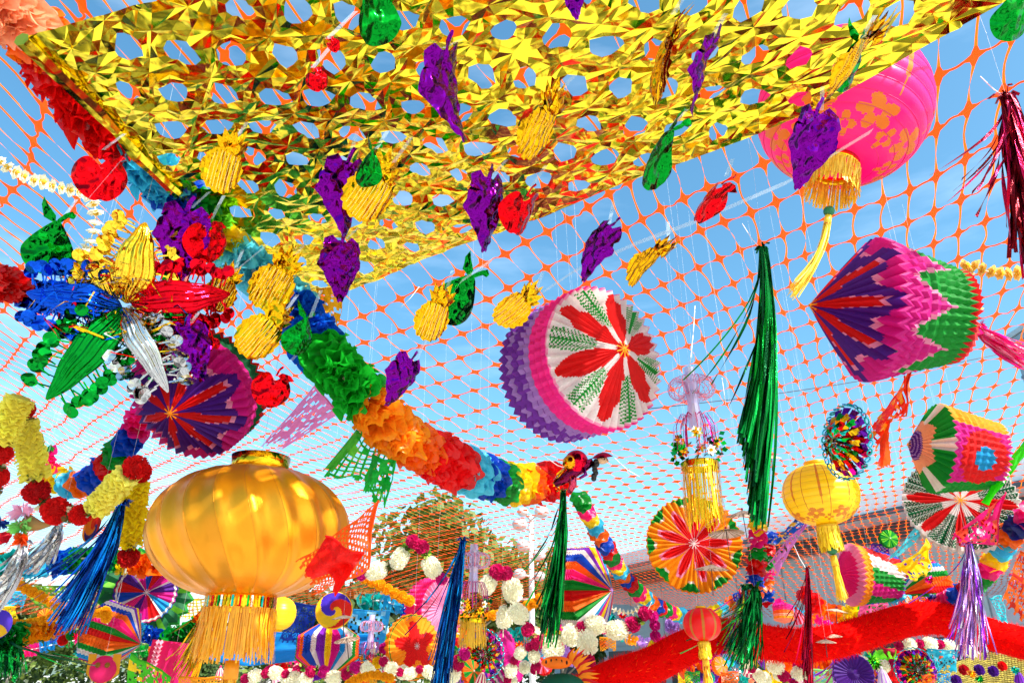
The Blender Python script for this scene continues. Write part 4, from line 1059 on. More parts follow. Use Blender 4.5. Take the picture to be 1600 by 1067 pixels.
flower_string('cream shell-flower string crossing the top left sky behind the red apple', [(-8, 246, 2.6), (28, 272, 2.6), (62, 284, 2.6), (95, 294, 2.6), (130, 300, 2.6), (148, 322, 2.6), (148, 350, 2.6), (142, 376, 2.6), (136, 402, 2.6)], [('shell', 'cream', 11, 15)])
flower_string('second short strand of cream shell flowers beside the lone pear', [(140, 372, 2.62), (124, 395, 2.62), (118, 402, 2.62)], [('shell', 'cream', 8, 9)])
flower_string('ochre shell-flower string hanging behind the right purple lantern', [(1600, 426, 2.9), (1560, 428, 2.9), (1532, 420, 2.9), (1512, 414, 2.9), (1512, 435, 2.9), (1520, 460, 2.9), (1526, 495, 2.9)], [('shell', (244, 200, 110), 11, 14)])
CM = [('bud', 'cream', 14, 34), ('sepal', 'lite', 9, 7), ('rose', 'rose', 13, 20), ('sepal', 'lite', 9, 6), ('rose', 'rose', 12, 18)]
flower_string('cream bud and magenta rose string peaking beside the gum tree', [(560, 900, 3.4), (590, 890, 3.4), (615, 882, 3.4), (632, 862, 3.4), (650, 843, 3.4), (664, 862, 3.4), (672, 882, 3.4), (690, 905, 3.4), (710, 935, 3.4)], [('rose', 'magenta', 9, 12), ('bud', 'cream', 15, 36), ('sepal', 'dark', 9, 6), ('bud', 'cream', 15, 34), ('sepal', 'lite', 9, 8), ('rose', 'rose', 12, 20), ('rose', 'rose', 12, 20), ('sepal', 'lite', 9, 8), ('bud', 'cream', 15, 36)])
flower_string('cream and rose string looping right of the crystal pendant', [(755, 930, 3.3), (765, 905, 3.3), (782, 890, 3.3), (796, 905, 3.3), (800, 930, 3.3), (788, 965, 3.3), (786, 995, 3.3)], [('bud', 'cream', 14, 34), ('rose', 'rose', 12, 20), ('rose', 'rose', 11, 16), ('bud', 'cream', 16, 38), ('sepal', 'dark', 10, 6), ('bud', 'cream', 15, 36), ('rose', 'rose', 12, 22)])
flower_string('cream and magenta flower string draped under the rainbow fan', [(800, 945, 3.2), (818, 970, 3.2), (830, 993, 3.2), (850, 1010, 3.2), (880, 1008, 3.2), (898, 985, 3.2), (930, 975, 3.2), (965, 985, 3.2), (990, 975, 3.2), (1010, 955, 3.2), (1018, 940, 3.2)], [('bud', 'cream', 15, 36), ('rose', 'rose', 12, 20), ('sepal', 'lite', 9, 5), ('rose', 'rose', 12, 20), ('bud', 'cream', 16, 36), ('bud', 'cream', 16, 34), ('rose', 'rose', 9, 10), ('bud', 'cream', 14, 34)])
flower_string('vertical cream bud and rose string over the dragon head', [(915, 985, 3.1), (917, 1015, 3.1), (918, 1040, 3.1), (922, 1062, 3.1)], [('bud', 'cream', 17, 36), ('rose', 'rose', 13, 24), ('sepal', 'lite', 10, 8), ('rose', 'rose', 12, 22)])
flower_string('rose pair hanging right of the cream string by the building', [(1020, 955, 3.2), (1023, 975, 3.2), (1024, 1000, 3.2)], [('rose', 'magenta', 9, 15)])
MAR = [('ball', (255, 184, 16), 8, 11)]
flower_string('orange marigold bead chain across the lower left in front of the green banner', [(28, 912, 3.0), (60, 930, 3.0), (95, 945, 3.0), (130, 955, 3.0), (170, 958, 3.0)], MAR)
flower_string('orange marigold chain below the first, resting along the ruffled garland', [(8, 975, 2.95), (50, 974, 2.95), (100, 958, 2.95)], MAR)
flower_string('orange marigold chain running from the gold lantern to the pink crimped drum', [(565, 900, 3.7), (590, 912, 3.7), (620, 928, 3.7), (650, 945, 3.7)], [('ball', (255, 184, 16), 9, 13)])
flower_string('orange marigold chain behind the centre green tassel', [(700, 968, 4.0), (760, 962, 4.0), (820, 948, 4.0), (850, 930, 4.0)], MAR)
flower_string('cream shell-flower string draped in front of the grey building', [(938, 930, 3.6), (955, 950, 3.6), (985, 957, 3.6), (1005, 942, 3.6), (1012, 930, 3.6)], [('shell', 'cream', 5, 7)])
flower_string('yellow bead string hanging from the rosette ribbon', [(163, 950, 3.0), (168, 975, 3.0)], MAR)

# ---- more flower strings filling the lower edge
BOT = [(('bud', 'cream', 11, 26), ('rose', 'rose', 9, 14), ('sepal', 'lite', 7, 5), ('rose', 'magenta', 9, 14)), (('rose', 'rose', 7, 10), ('bud', 'cream', 10, 22)), (('ball', (255, 184, 16), 7, 10),)]
for pts, it, lab in (
  ([(470, 1075, 3.3), (484, 1050, 3.3), (500, 1046, 3.3), (530, 1058, 3.3), (560, 1040, 3.3), (585, 1052, 3.3)], 0, 'cream and magenta flower string along the bottom edge under the folded fan'),
  ([(596, 1030, 3.2), (612, 1045, 3.2), (640, 1052, 3.2), (660, 1044, 3.2), (676, 1056, 3.2)], 1, 'small cream flower string below the split orange wheel'),
  ([(792, 1066, 3.2), (800, 1040, 3.2), (812, 1020, 3.2), (826, 1010, 3.2), (836, 1028, 3.2), (838, 1060, 3.2)], 1, 'cream bud cluster string left of the dragon head'),
  ([(1150, 1018, 3.3), (1165, 1032, 3.3), (1180, 1050, 3.3), (1196, 1066, 3.3)], 1, 'cream and rose string slanting down under the lower green tassel'),
  ([(1200, 1038, 3.3), (1214, 1042, 3.3), (1224, 1056, 3.3), (1226, 1074, 3.3)], 0, 'cream flower arc right of the lower green tassel'),
  ([(1240, 1072, 3.3), (1248, 1050, 3.3), (1254, 1036, 3.3), (1262, 1060, 3.3), (1266, 1080, 3.3)], 1, 'narrow cream flower loop left of the thin red tassel tips'),
  ([(540, 1070, 3.0), (565, 1058, 3.0), (590, 1054, 3.0), (620, 1062, 3.0)], 2, 'orange marigold mound string at the bottom edge, left of centre'),
  ([(700, 1066, 3.2), (712, 1046, 3.2), (722, 1028, 3.2), (730, 1016, 3.2)], 0, 'short cream and magenta string right of the blue centre tassel tips'),
  ([(1290, 985, 4.6), (1330, 990, 4.6), (1380, 975, 4.6), (1410, 962, 4.6)], 2, 'orange marigold string peeping out above the boa'),
  ([(380, 1062, 3.5), (420, 1050, 3.5), (450, 1054, 3.5), (480, 1070, 3.5)], 1, 'cream and rose string under the blue banner, right of the gold tassel'),
  ([(1400, 1010, 4.0), (1440, 1004, 4.0), (1480, 1008, 4.0), (1530, 1020, 4.0)], 1, 'cream and rose string just under the boa at right')):
    flower_string(lab, pts, BOT[it])
tissue_garland('rainbow petal garland low behind the cream strings at bottom centre', [(420, 1040, 4.4), (480, 1052, 4.4), (560, 1030, 4.4), (640, 1035, 4.4)], 14, ['red', 'green', 'violet', 'orange', 'cyan'], seg=.12, step=.022, nseg=28, petals=6, group=G)
tissue_garland('rainbow petal garland low behind the lower green tassel', [(1060, 1050, 4.4), (1120, 1034, 4.4), (1180, 1030, 4.4), (1250, 1044, 4.4), (1290, 1062, 4.4)], 14, ['orange', 'pink', 'cyan', 'yellow', 'violet'], seg=.12, step=.022, nseg=28, petals=6, group=G)
tissue_garland('rainbow petal garland low behind the dragon head', [(740, 1045, 4.2), (800, 1024, 4.2), (850, 1015, 4.2), (900, 1030, 4.2)], 15, ['palepink', 'orange', 'teal', 'red', 'lilac'], seg=.12, step=.022, nseg=28, petals=6, group=G)

for k_, (pts, cl, r_, lab) in enumerate((
  ([(-20, 1030, 4.6), (60, 1012, 4.6), (130, 1000, 4.7), (200, 1018, 4.8), (260, 1008, 4.8)], ['green', 'amber', 'pink', 'sky'], 10, 'narrow far petal garland in front of the gum trunks'),
  ([(380, 1012, 5.2), (450, 1028, 5.2), (540, 1020, 5.2), (610, 998, 5.2)], ['violet', 'lime', 'orange', 'hot'], 10, 'narrow far petal garland behind the folded rainbow fan'),
  ([(640, 985, 5.6), (720, 1008, 5.6), (800, 1004, 5.6), (880, 975, 5.6)], ['cyan', 'red', 'yellow', 'green'], 10, 'narrow far petal garland behind the two metallic rosettes'),
  ([(930, 975, 5.4), (990, 1000, 5.4), (1050, 1002, 5.4), (1090, 985, 5.4)], ['pink', 'teal', 'amber', 'lilac'], 9, 'narrow far petal garland left of the red lantern'),
  ([(1060, 1062, 4.8), (1140, 1055, 4.8), (1230, 1062, 4.8), (1330, 1052, 4.8), (1420, 1060, 4.8)], ['yellow', 'violet', 'red', 'teal', 'peach'], 12, 'narrow far petal garland along the very bottom right'),
  ([(1210, 940, 5.6), (1260, 962, 5.6), (1330, 975, 5.6), (1400, 958, 5.6)], ['hot', 'cyan', 'orange'], 8, 'thin far petal garland between boa and grey building'))):
    tissue_garland(lab, pts, r_, cl, seg=.11, step=.024, nseg=22, petals=6, group=G)
for pts, it, lab in (
  ([(440, 1066, 3.9), (475, 1040, 3.9), (500, 1030, 3.9), (545, 1040, 3.9)], 0, 'far cream and rose flower string left of the pale bells'),
  ([(570, 1005, 4.4), (600, 1018, 4.4), (625, 1030, 4.4)], 1, 'short far cream flower string under the light blue banner'),
  ([(820, 975, 4.2), (850, 1000, 4.2), (885, 1012, 4.2)], 1, 'short far cream flower string between green tassel and dragon'),
  ([(1330, 1024, 4.0), (1370, 1042, 4.0), (1410, 1030, 4.0)], 1, 'far cream and rose flower string above the small metallic rosette'),
  ([(1130, 1012, 4.0), (1160, 1006, 4.0), (1210, 1022, 4.0), (1260, 1016, 4.0)], 2, 'far orange marigold string peeping out under the boa')):
    flower_string(lab, pts, BOT[it])
# ================================================================ FOIL BURST
def foil_burst():
    d = 2.1; k = d/F; cx, cy = 186, 476
    t = thing('foil_burst', 'foil burst decoration with blue, gold, red, green and silver lobes edged with discs', 'foil star', cx, cy, d, up=False)
    dm = {}
    def disc(c):
        if c not in dm:
            m = MB(); cc = lin(c)
            m.ribbon([(0, 0, 0), (0, 18*k, .002)], 2.6*k, cc, side=(1, 0, 0)); b = [Vector((0, 26*k, .003))]
            n = 18; vs_ = [Vector((9.5*k*math.cos(2*PI*i/n), 26*k+9.5*k*math.sin(2*PI*i/n), .002*math.sin(4*PI*i/n))) for i in range(n)]
            m.add(b+vs_, [(0, 1+i, 1+(i+1) % n) for i in range(n)], cc); dm[c] = m.mesh('disc', M_FOIL, smooth=False)
        return dm[c]
    lobes = [('blue', (14, 70, 190), (190, 480), (64, 458), 46, -.02), ('gold', (236, 190, 50), (196, 474), (226, 346), 50, -.01), ('red', (204, 10, 30), (200, 470), (350, 458), 48, .0),
             ('green', (8, 130, 40), (196, 482), (88, 616), 46, .05), ('silver', (170, 170, 176), (190, 480), (250, 612), 32, .09), ('red', (204, 10, 30), (215, 505), (330, 505), 40, -.06), ('gold', (236, 190, 50), (180, 470), (170, 400), 36, -.05)]
    for li, (nm, col, a, b, wd, zz) in enumerate(lobes):
        c = lin(col); A = Vector(((a[0]-cx)*k, (cy-a[1])*k, 0)); Bp = Vector(((b[0]-cx)*k, (cy-b[1])*k, zz)); ax = (Bp-A); Ln = ax.length; ax.normalize()
        sd_ = Vector((-ax.y, ax.x, 0)).normalized(); up_ = ax.cross(sd_); wv = wd*k/2
        def f(u, v, A=A, ax=ax, sd_=sd_, up_=up_, Ln=Ln, wv=wv, li=li):
            wid = wv*(math.sin(PI*min(1, v**.75*1.0))**.8+.07); an = 2*PI*u
            rr = 1+.10*math.sin(an*14+li)
            return A+ax*(Ln*v)+sd_*(wid*math.cos(an)*rr+.008*nz(v*4, li))+up_*(wid*.62*math.sin(an)*rr+.02*math.sin(PI*v))
        m = MB(); m.grid(f, 112, 26, c, closeu=True); m.build(nm+'_lobe', M_FOIL, t)
        for side in (-1, 1):
            for row in range(2):
                nd = 10 if row == 0 else 8
                for q in range(nd):
                    v = .16+.82*(q+row*.5)/nd; wid = wv*(math.sin(PI*min(1, v**.75))**.8+.07)
                    o = bpy.data.objects.new('disc', disc(col)); link(o, t)
                    base = A+ax*(Ln*v)+sd_*(side*(wid*.9+row*.012))+up_*R_.uniform(-.015, .03)
                    dirv = (sd_*side*1.0+ax*R_.uniform(-.1, .6)+up_*R_.uniform(-.35, .35)).normalized()
                    y = dirv; x = y.orthogonal().normalized(); x = (ax-y*ax.dot(y)).normalized(); z = x.cross(y)
                    M_ = Matrix((x, y, z)).transposed().to_4x4(); o.matrix_basis = Matrix.Translation(base) @ M_ @ Euler((0, R_.uniform(-.7, .7), 0)).to_matrix().to_4x4()
    # curled foil ribbons and loose discs tangled through the lobes
    m = MB()
    for q in range(70):
        a = R_.uniform(0, 6.3); r1 = R_.uniform(30, 85)*k; c0 = Vector((math.cos(a)*r1*.25, math.sin(a)*r1*.2, R_.uniform(0, .05))); pts = []
        for s in range(9):
            f = s/8; g_ = a+f*R_.uniform(-.25, .25)*3; pts.append(c0+Vector((math.cos(g_)*r1*f*1.2, math.sin(g_)*r1*f*.9-.02*f*f, .03*math.sin(f*9+q))))
        m.ribbon(pts, R_.uniform(1.5, 4)*k, jit(lin(R_.choice(('gold', 'gold', 'crimson', 'dkgreen', 'silver', 'blue', 'red'))), .2), twist=R_.uniform(1, 6))
    m.build('foil_ribbons', M_FOIL, t, smooth=False, stuff=True)
    # dangling confetti strings under the burst
    m = MB()
    for q in range(230):
        x = R_.uniform(195, 312); y = R_.uniform(470, 600); 
        if y > 500+(x-195)*.9+30 or x < 200+(y-480)*.1: x = 255+R_.uniform(-30, 25)
        p = Vector(((x-cx)*k, (cy-y)*k, R_.uniform(-.08, -.01))); u = Vector((R_.uniform(-1, 1), R_.uniform(-1, 1), R_.uniform(-.6, .6))).normalized()*4*k; v = u.orthogonal().normalized()*3*k
        m.quad(p-u-v, p+u-v, p+u+v, p-u+v, lin(R_.choice(('silver', 'crimson', 'dkgreen', 'lilac', 'silver', 'red', 'teal'))))
    m.build('confetti_strands', M_FOIL, t, smooth=False, stuff=True); hang(t, (0, 0, -.02))
foil_burst()

# ================================================================ TINSEL TASSELS
def tassel(label, px, py, d, wpx, lpx, cols, bend=(0, 0), name='tinsel_tassel', n=110, loose=.25, cordp=True, knot=True, flare=.6, mt=None, sw=1.6, group='tinsel tassels', strays=6):
    """px,py: top knot. bend: px shift of the lower end (x) and of the middle (bulge)"""
    k = d/F; t = thing(name, label, 'tassel', px, py, d, group=group); rnd = random.Random(px*7+py); Ln = lpx*k/math.cos(PITCH-.1); w_ = wpx*k/2
    if knot:
        m = MB(); c = lin(cols[0])
        for q in range(16):
            a = rnd.uniform(0, 6.3); l = w_*rnd.uniform(.5, 1.2); m.ribbon([(0, 0, 0), (math.cos(a)*l*.7, l*.7, math.sin(a)*l*.7), (math.cos(a)*l*1.3, l*rnd.uniform(-.2, .9), math.sin(a)*l*1.3)], w_*.35, jit(c, .3, rnd))
        m.tube([(0, .004, 0), (0, -.012, 0), (0, -.03, 0)], [w_*.5, w_*.42, w_*.6], 8, c); m.build('knot', M_TINSEL, t)
    m = MB()
    for q in range(n+strays):
        a = rnd.uniform(0, 2*PI); rr = w_*math.sqrt(rnd.random()); l = Ln*rnd.uniform(.72, 1.04); ph_ = rnd.uniform(0, 6.3); fl = 1+flare*rnd.uniform(.2, 1.2); stray = q >= n
        c = lin(cols[q % len(cols)]); pts = []; N = 12; tx = rnd.uniform(-1, 1)*loose*w_*2
        if stray: tx = rnd.uniform(-5, -1.5)*w_*(1 if bend[0] <= 0 else -1); l *= rnd.uniform(.5, .85)
        for s in range(N+1):
            f = s/N; base = .45+.55*min(1, f*3); sp = base*(1+(fl-1)*f*f)
            x = rr*math.cos(a)*sp + bend[0]*k*f**1.3 + bend[1]*k*math.sin(PI*f)+tx*f*f*(1.4 if stray else 1)+.10*w_*math.sin(f*9+ph_); z = rr*math.sin(a)*sp+.10*w_*math.cos(f*8+ph_)+tx*.3*f*f
            pts.append((x, -l*f*(1-.0), z))
        m.ribbon(pts, sw*k*rnd.uniform(.7, 1.3), jit(c, .35, rnd), twist=rnd.uniform(2, 9))
    m.build('strands', mt or M_TINSEL, t, smooth=False, stuff=True)
    if cordp: hang(t, (0, 0, 0))
    return t
tassel('long green tinsel tassel hanging left of the purple lantern, strays blowing left', 1192, 388, 2.5, 21, 395, [(4, 110, 44), (8, 150, 60), (2, 60, 30)], (-66, 6), n=190, sw=3.6, strays=4, flare=.1, loose=.1)
tassel('thick dark red tinsel tassel cut off at the upper right edge', 1573, 152, 2.1, 34, 300, [(150, 6, 40), (110, 2, 20), (190, 10, 70)], (-40, 0), n=110, sw=5, strays=8, flare=.3)
tassel('wide blue tinsel tassel under the yellow pompoms at left', 189, 790, 2.3, 24, 172, [(6, 70, 170), (4, 110, 190), (4, 30, 90)], (-42, 4), n=170, flare=1.5, sw=2.6, strays=10)
tassel('tall blue tinsel tassel in the centre, left of the crystal pendant', 723, 846, 2.9, 17, 205, [(6, 70, 150), (4, 110, 180), (4, 30, 80)], (-28, -2), n=140, flare=1.0, sw=2.2, strays=4)
tassel('green tinsel tassel hanging from the doll', 880, 770, 2.8, 16, 205, [(6, 130, 50), (10, 170, 60), (2, 60, 30)], (-26, 2), n=140, flare=1.3, sw=2.2, strays=7)
tassel('green tinsel tassel at the end of the vertical rainbow garland', 1180, 922, 3.0, 28, 105, [(4, 110, 44), (8, 150, 60), (2, 60, 30)], (-34, 0), n=110, flare=.9, sw=2.2)
tassel('multicolour fine tinsel tassel left of the lower green one', 1164, 920, 3.1, 20, 100, ['teal', 'purple', 'lime', 'magenta', 'gold'], (-40, 0), n=70, flare=1.5, sw=1.5, cordp=False)
tassel('thin dark red tinsel tassel in front of the red boa', 1261, 888, 2.9, 8, 172, [(150, 6, 40), (110, 2, 20), (230, 10, 60)], (-26, 0), n=50, flare=.9, sw=1.8)
tassel('lilac iridescent tinsel tassel before the boa at right', 1513, 850, 3.0, 20, 152, ['lilac', 'violet', 'silver', 'palepink', 'lilac'], (-36, 0), n=130, flare=2.2, sw=2.1, strays=2)
tassel('gold tinsel tassel left of the gold lantern fringe', 333, 925, 3.2, 18, 115, ['gold', (150, 120, 10), 'amber'], (-22, 4), n=90, flare=1.6, sw=2.6, strays=2)
tassel('silver foil streamer tassel at far left, upper one', 92, 820, 2.8, 20, 68, ['silver', (150, 150, 160), 'white'], (-30, 6), n=40, flare=2.6, sw=5, strays=2)
tassel('crumpled silver foil streamer at the left edge, lower one', 36, 850, 2.7, 20, 95, ['silver', (150, 150, 160), 'white'], (-28, 8), n=46, flare=1.2, sw=6, strays=2)
tassel('green foil tinsel tassel dangling at the bottom left corner', 18, 995, 2.9, 44, 60, [(6, 130, 50), (10, 170, 60), (2, 60, 30)], (4, 0), n=90, flare=.3, sw=3, knot=False, cordp=False)
tassel('purple and lilac ribbon tassel at the bottom right of the red tassel', 1305, 1025, 3.9, 16, 60, ['lilac', 'violet', 'magenta'], (0, 0), n=40, flare=.6, sw=3, knot=False, cordp=False)
tassel('pink and rose mylar tail blowing right from the purple lantern', 1528, 512, 2.7, 26, 60, ['pink', 'palepink', 'rose', 'hot'], (70, 0), n=90, flare=1.2, sw=3, strays=0, cordp=False, mt=M_PLAST)


# ================================================================ CRYSTAL PENDANTS
def pendant(label, px, py, d, sc, gold=True):
    k = d/F*sc; t = thing('crystal_pendant', label, 'pendant', px, py, d, group='crystal and flower pendants'); rnd = random.Random(px)
    m = MB(); lil = lin((214, 190, 226))
    for i in range(26):      # wheel of clear loops
        a = 2*PI*i/26; c, s = math.cos(a), math.sin(a); pts = []
        for q in range(13):
            f = 2*PI*q/12; r = 22*k+14*k*math.cos(f); y = -34*k+15*k*math.sin(f)*(1 if q else 1); pts.append((r*c, y, r*s))
        m.tube(pts, .9*k, 4, lil if i % 3 else lin((250, 120, 150)), cap=False)
    m.build('loop_wheel', M_CRYSTAL, t)
    m = MB(); m.lathe([(8*k, 0), (9*k, -14*k), (11*k, -16*k), (9*k, -60*k), (11*k, -80*k), (10*k, -98*k)], 12, lil); m.build('clear_stem', M_CRYSTAL, t, smooth=False)
    m = MB()
    for i in range(46):
        a = rnd.uniform(0, 6.3); l = rnd.uniform(.7, 1.2); r1 = 32*k*rnd.uniform(.6, 1.1); m.ribbon([(5*k*math.cos(a), -80*k, 5*k*math.sin(a)), (r1*.7*math.cos(a), -78*k, r1*.7*math.sin(a)), (r1*math.cos(a), -96*k, r1*math.sin(a)), (r1*1.05*math.cos(a), -(100+30*l)*k, r1*1.05*math.sin(a))], 1.3*k, lin(rnd.choice(('crimson', 'palepink', 'lilac', 'magenta'))))
    m.build('pink_tinsel', M_TINSEL, t, smooth=False, stuff=True)
    lf = MB()
    for i in range(60):
        a = rnd.uniform(0, 6.3); r = rnd.uniform(18, 36)*k; p = Vector((r*math.cos(a), -rnd.uniform(112, 152)*k, r*math.sin(a))); u = Vector((math.cos(a), rnd.uniform(-.9, .5), math.sin(a))).normalized()*10*k; v = u.orthogonal().normalized()*4.5*k
        lf.quad(p, p+u*.5+v, p+u, p+u*.5-v, jit(lin(rnd.choice(('dkgreen', 'green'))), .3, rnd))
    lf.build('leaves', M_FOIL, t, smooth=False, stuff=True)
    for i in range(16):
        a = 2*PI*i/16+rnd.uniform(-.2, .2); r = 33*k; fm = MB(); p = Vector((r*math.cos(a), -rnd.uniform(112, 142)*k, r*math.sin(a))); nrm = Vector((math.cos(a), -.2, math.sin(a))).normalized(); u = nrm.orthogonal().normalized(); v = nrm.cross(u); c = lin(rnd.choice(('gold', 'gold', 'amber', 'crimson', 'cream')))
        for q in range(6):
            f = 2*PI*q/6; dd = (u*math.cos(f)+v*math.sin(f)); ee = u*math.cos(f+PI/2)+v*math.sin(f+PI/2)
            fm.quad(p, p+dd*5*k+ee*2.6*k+nrm*1*k, p+dd*9*k+nrm*2*k, p+dd*5*k-ee*2.6*k+nrm*1*k, c)
        fm.ball(p+nrm*1.5*k, 2.4*k, lin('amber'), 8, 5); fm.build('foil_flower', M_FOIL, t, smooth=False)
    m = MB(); m.lathe([(26*k, -150*k), (28*k, -152*k), (27*k, -160*k)], 30, lin('gold')); m.build('gold_ring', M_FOIL, t)
    threads('gold_threads', t, 70 if gold else 90, 27*k, -152*k, (92 if gold else 55)*k, lin((236, 180, 30)), wd=1.5*k, spread=.05, mt=M_TINSEL if gold else M_THREAD)
    hang(t, (0, 0, 0))
pendant('crystal wheel pendant with foil flowers and long gold threads, right of the white drum', 1077, 575, 2.7, 1.0)
pendant('smaller crystal and flower pendant with amber tassel beside the blue tassel', 741, 850, 3.0, .72, False)
pendant('small faint crystal and flower pendant in front of the light blue banner', 582, 960, 3.9, .5, False)

# ================================================================ FOIL DOLL
def doll():
    d = 2.75; k = d/F; t = thing('balloon_doll', 'shiny foil toy doll in maroon with red hat and black braid, flying face right', 'toy doll', 903, 735, d, (0, 0, 0), up=False)
    m = MB(); m.ball((-2*k, 12*k, 0), 19*k, lin((204, 10, 44)), 20, 14, (1, 1.05, .9)); m.ball((-12*k, 12*k, 8*k), 12*k, lin((236, 150, 20)), 14, 9); m.build('balloon_skirt', M_FOIL, t)
    m = MB(); m.tube([(-36*k, -22*k, 2*k), (-14*k, -8*k, 4*k), (4*k, 4*k, 4*k), (24*k, 14*k, 4*k)], [5*k, 9*k, 9*k, 6*k], 14, lin((110, 20, 60))); m.build('body', M_FOIL, t)
    m = MB(); m.tube([(-10*k, -8*k, 6*k), (-8*k, -22*k, 6*k), (-14*k, -34*k, 4*k)], [8*k, 6*k, 4*k], 10, lin((190, 60, 90))); m.build('leg', M_FOIL, t)
    m = MB(); m.tube([(8*k, 4*k, 10*k), (12*k, -6*k, 12*k), (2*k, -12*k, 12*k)], [4*k, 3*k, 2*k], 10, lin((120, 30, 110))); m.build('arm', M_FOIL, t)
    m = MB(); m.ball((38*k, 16*k, 4*k), 8*k, lin('skin'), 16, 12, (1.15, .8, .9)); h = m.build('head', M_PAINT, t)
    m = MB(); m.ball((41*k, 17*k, 11*k), 1.1*k, lin('black'), 8, 5); m.ball((45*k, 16.5*k, 8.5*k), 1.1*k, lin('black'), 8, 5); m.build('eye', M_PAINT, h)
    m = MB(); m.ball((46.5*k, 14*k, 7*k), 1.6*k, lin('skin'), 8, 5); m.build('nose', M_PAINT, h)
    m = MB()
    m.grid(lambda u, v: Vector(((38+17*math.cos(2*PI*u)*v)*k, (20+8*(1-v*v)+2*v*math.sin(2*PI*u+2))*k, (4+13*math.sin(2*PI*u)*v)*k)), 24, 6, lin((176, 8, 44)), closeu=True); m.build('hat', M_FOIL, t)
    m = MB()
    for q in range(7): m.ball(((28-.5*q)*k+math.sin(q*2)*1.5*k, (14-4.4*q)*k, 8*k), (4.2+.4*(q % 2))*k, lin('black'), 10, 7)
    m.build('braid', M_PAINT, t)
    m = MB()
    for q in range(9): m.ribbon([(-18*k, 6*k, 0), (-30*k-q*k, (-4-q*2)*k, 3*k), (-36*k+q*k, (-24-q)*k, 0)], 6*k, lin(('gold', 'orange', 'silver', 'red')[q % 4]))
    m.build('foil_ribbons', M_FOIL, t, smooth=False); hang(t, (0, 25*k, 0))
doll()

# ================================================================ CUT-PAPER BANNERS
def banner(label, corners, d, col, holes='lattice', n=(26, 20), mt=None, scallop=True, wave=.02, col2=None, name='cut_paper_banner', group='cut paper banners', dd=(0, 0, 0, 0)):
    """corners px: tl,tr,br,bl ; dd depth offsets"""
    P = [W(x, y, d+e) for (x, y), e in zip(corners, dd)]; o = P[0]; t = at_world(name, label, 'paper banner', o, group); nu, nv = n; m = MB(); rnd = random.Random(int(corners[0][0]*5+corners[0][1]))
    nrm = (P[1]-P[0]).cross(P[3]-P[0]).normalized(); ph_ = rnd.uniform(0, 9)
    def pt(u, v):
        p = P[0].lerp(P[1], u).lerp(P[3].lerp(P[2], u), v)-o; return p+nrm*(wave*math.sin(u*7+v*3+ph_)*(.3+.7*v)+wave*.5*nz(u*5+ph_, v*5))
    c1 = lin(col); c2 = lin(col2) if col2 else c1; W_ = nu*3; H_ = nv*3
    for j in range(H_):
        for i in range(W_):
            u = (i+.5)/W_; v = (j+.5)/H_; cut = False; gi, gj = i % 3, j % 3
            if .05 < u < .95 and .05 < v < .93:
                if holes == 'lattice': cut = (gi and gj) and H(i//3, j//3, ph_) > .12
                elif holes == 'dots': cut = H(i//2, j//2, ph_) > .80
                elif holes == 'flower':
                    q = [((u*3) % 1-.5), ((v*2.2) % 1-.5)]; r = math.hypot(*q)*2; a = math.atan2(q[1], q[0]); cut = (.35 < r < .55 and math.cos(a*8) > 0) or (.66 < r < .86 and math.cos(a*12+1) > .1) or r < .12
                elif holes == 'net': cut = (i+j) % 4 < 2 and (i-j) % 4 < 2
            if scallop and v > .93 and math.cos(u*PI*2*nu*.5) < (v-.93)*14-.2: cut = True
            if cut: continue
            a, b = i/W_, (i+1)/W_; c, e = j/H_, (j+1)/H_
            m.quad(pt(a, c), pt(b, c), pt(b, e), pt(a, e), jit(c1 if H(i//4, j//4, 3) > .25 or not col2 else c2, .06, rnd))
    m.build('cut_sheet', mt or M_PAPER, t, smooth=False)
    m = MB(); m.tube([pt(u/8, -.004) for u in range(9)], .003, 5, jit(c1, .3, rnd)); m.build('folded_hem', M_PAPER, t)
    return t
B_ = banner
B_('green lattice cut-paper banner crumpled below the orange petals', [(560, 672), (612, 712), (600, 782), (512, 738)], 2.5, (20, 190, 50), 'lattice', (9, 8), wave=.03, col2=(110, 220, 60), dd=(0, 0, .05, .1))
B_('fluttering green tissue end beside the lattice banner', [(580, 712), (618, 722), (606, 788), (572, 762)], 2.45, (20, 180, 60), 'dots', (6, 8), wave=.05)
B_('pale green net strip on the outer left of the lattice banner', [(556, 672), (566, 680), (516, 742), (505, 735)], 2.52, (80, 190, 60), 'none', (3, 9), wave=.01)
B_('translucent pink cut-plastic banner left of the green petals', [(490, 602), (532, 645), (440, 702), (414, 690)], 2.5, (250, 150, 210), 'dots', (14, 9), wave=.035, mt=M_PLAST, dd=(0, 0, .1, .1))
B_('orange red cut-paper banner overlapping the right of the gold lantern', [(588, 780), (574, 888), (494, 938), (468, 884)], 1.9, (250, 96, 16), 'net', (14, 14), wave=.03, dd=(.1, .1, 0, 0))
B_('crumpled red paper behind the orange banner by the gold lantern', [(508, 838), (566, 868), (528, 926), (480, 886)], 1.87, (236, 20, 14), 'none', (7, 7), wave=.05)
B_('pale blue ruffle edge hanging behind the orange banner', [(582, 840), (572, 862), (552, 905), (560, 870)], 2.3, (140, 200, 226), 'dots', (5, 10), wave=.02)
B_('yellow perforated crepe banner under the sheet corner', [(494, 452), (538, 449), (526, 525), (505, 500)], 2.6, (252, 184, 14), 'dots', (7, 12), wave=.03)
B_('red and orange cut-plastic tail left of the eye lantern', [(1416, 588), (1398, 632), (1372, 660), (1362, 700)], 2.6, (248, 50, 14), 'dots', (6, 14), wave=.04, mt=M_PLAST, col2=(255, 150, 30))
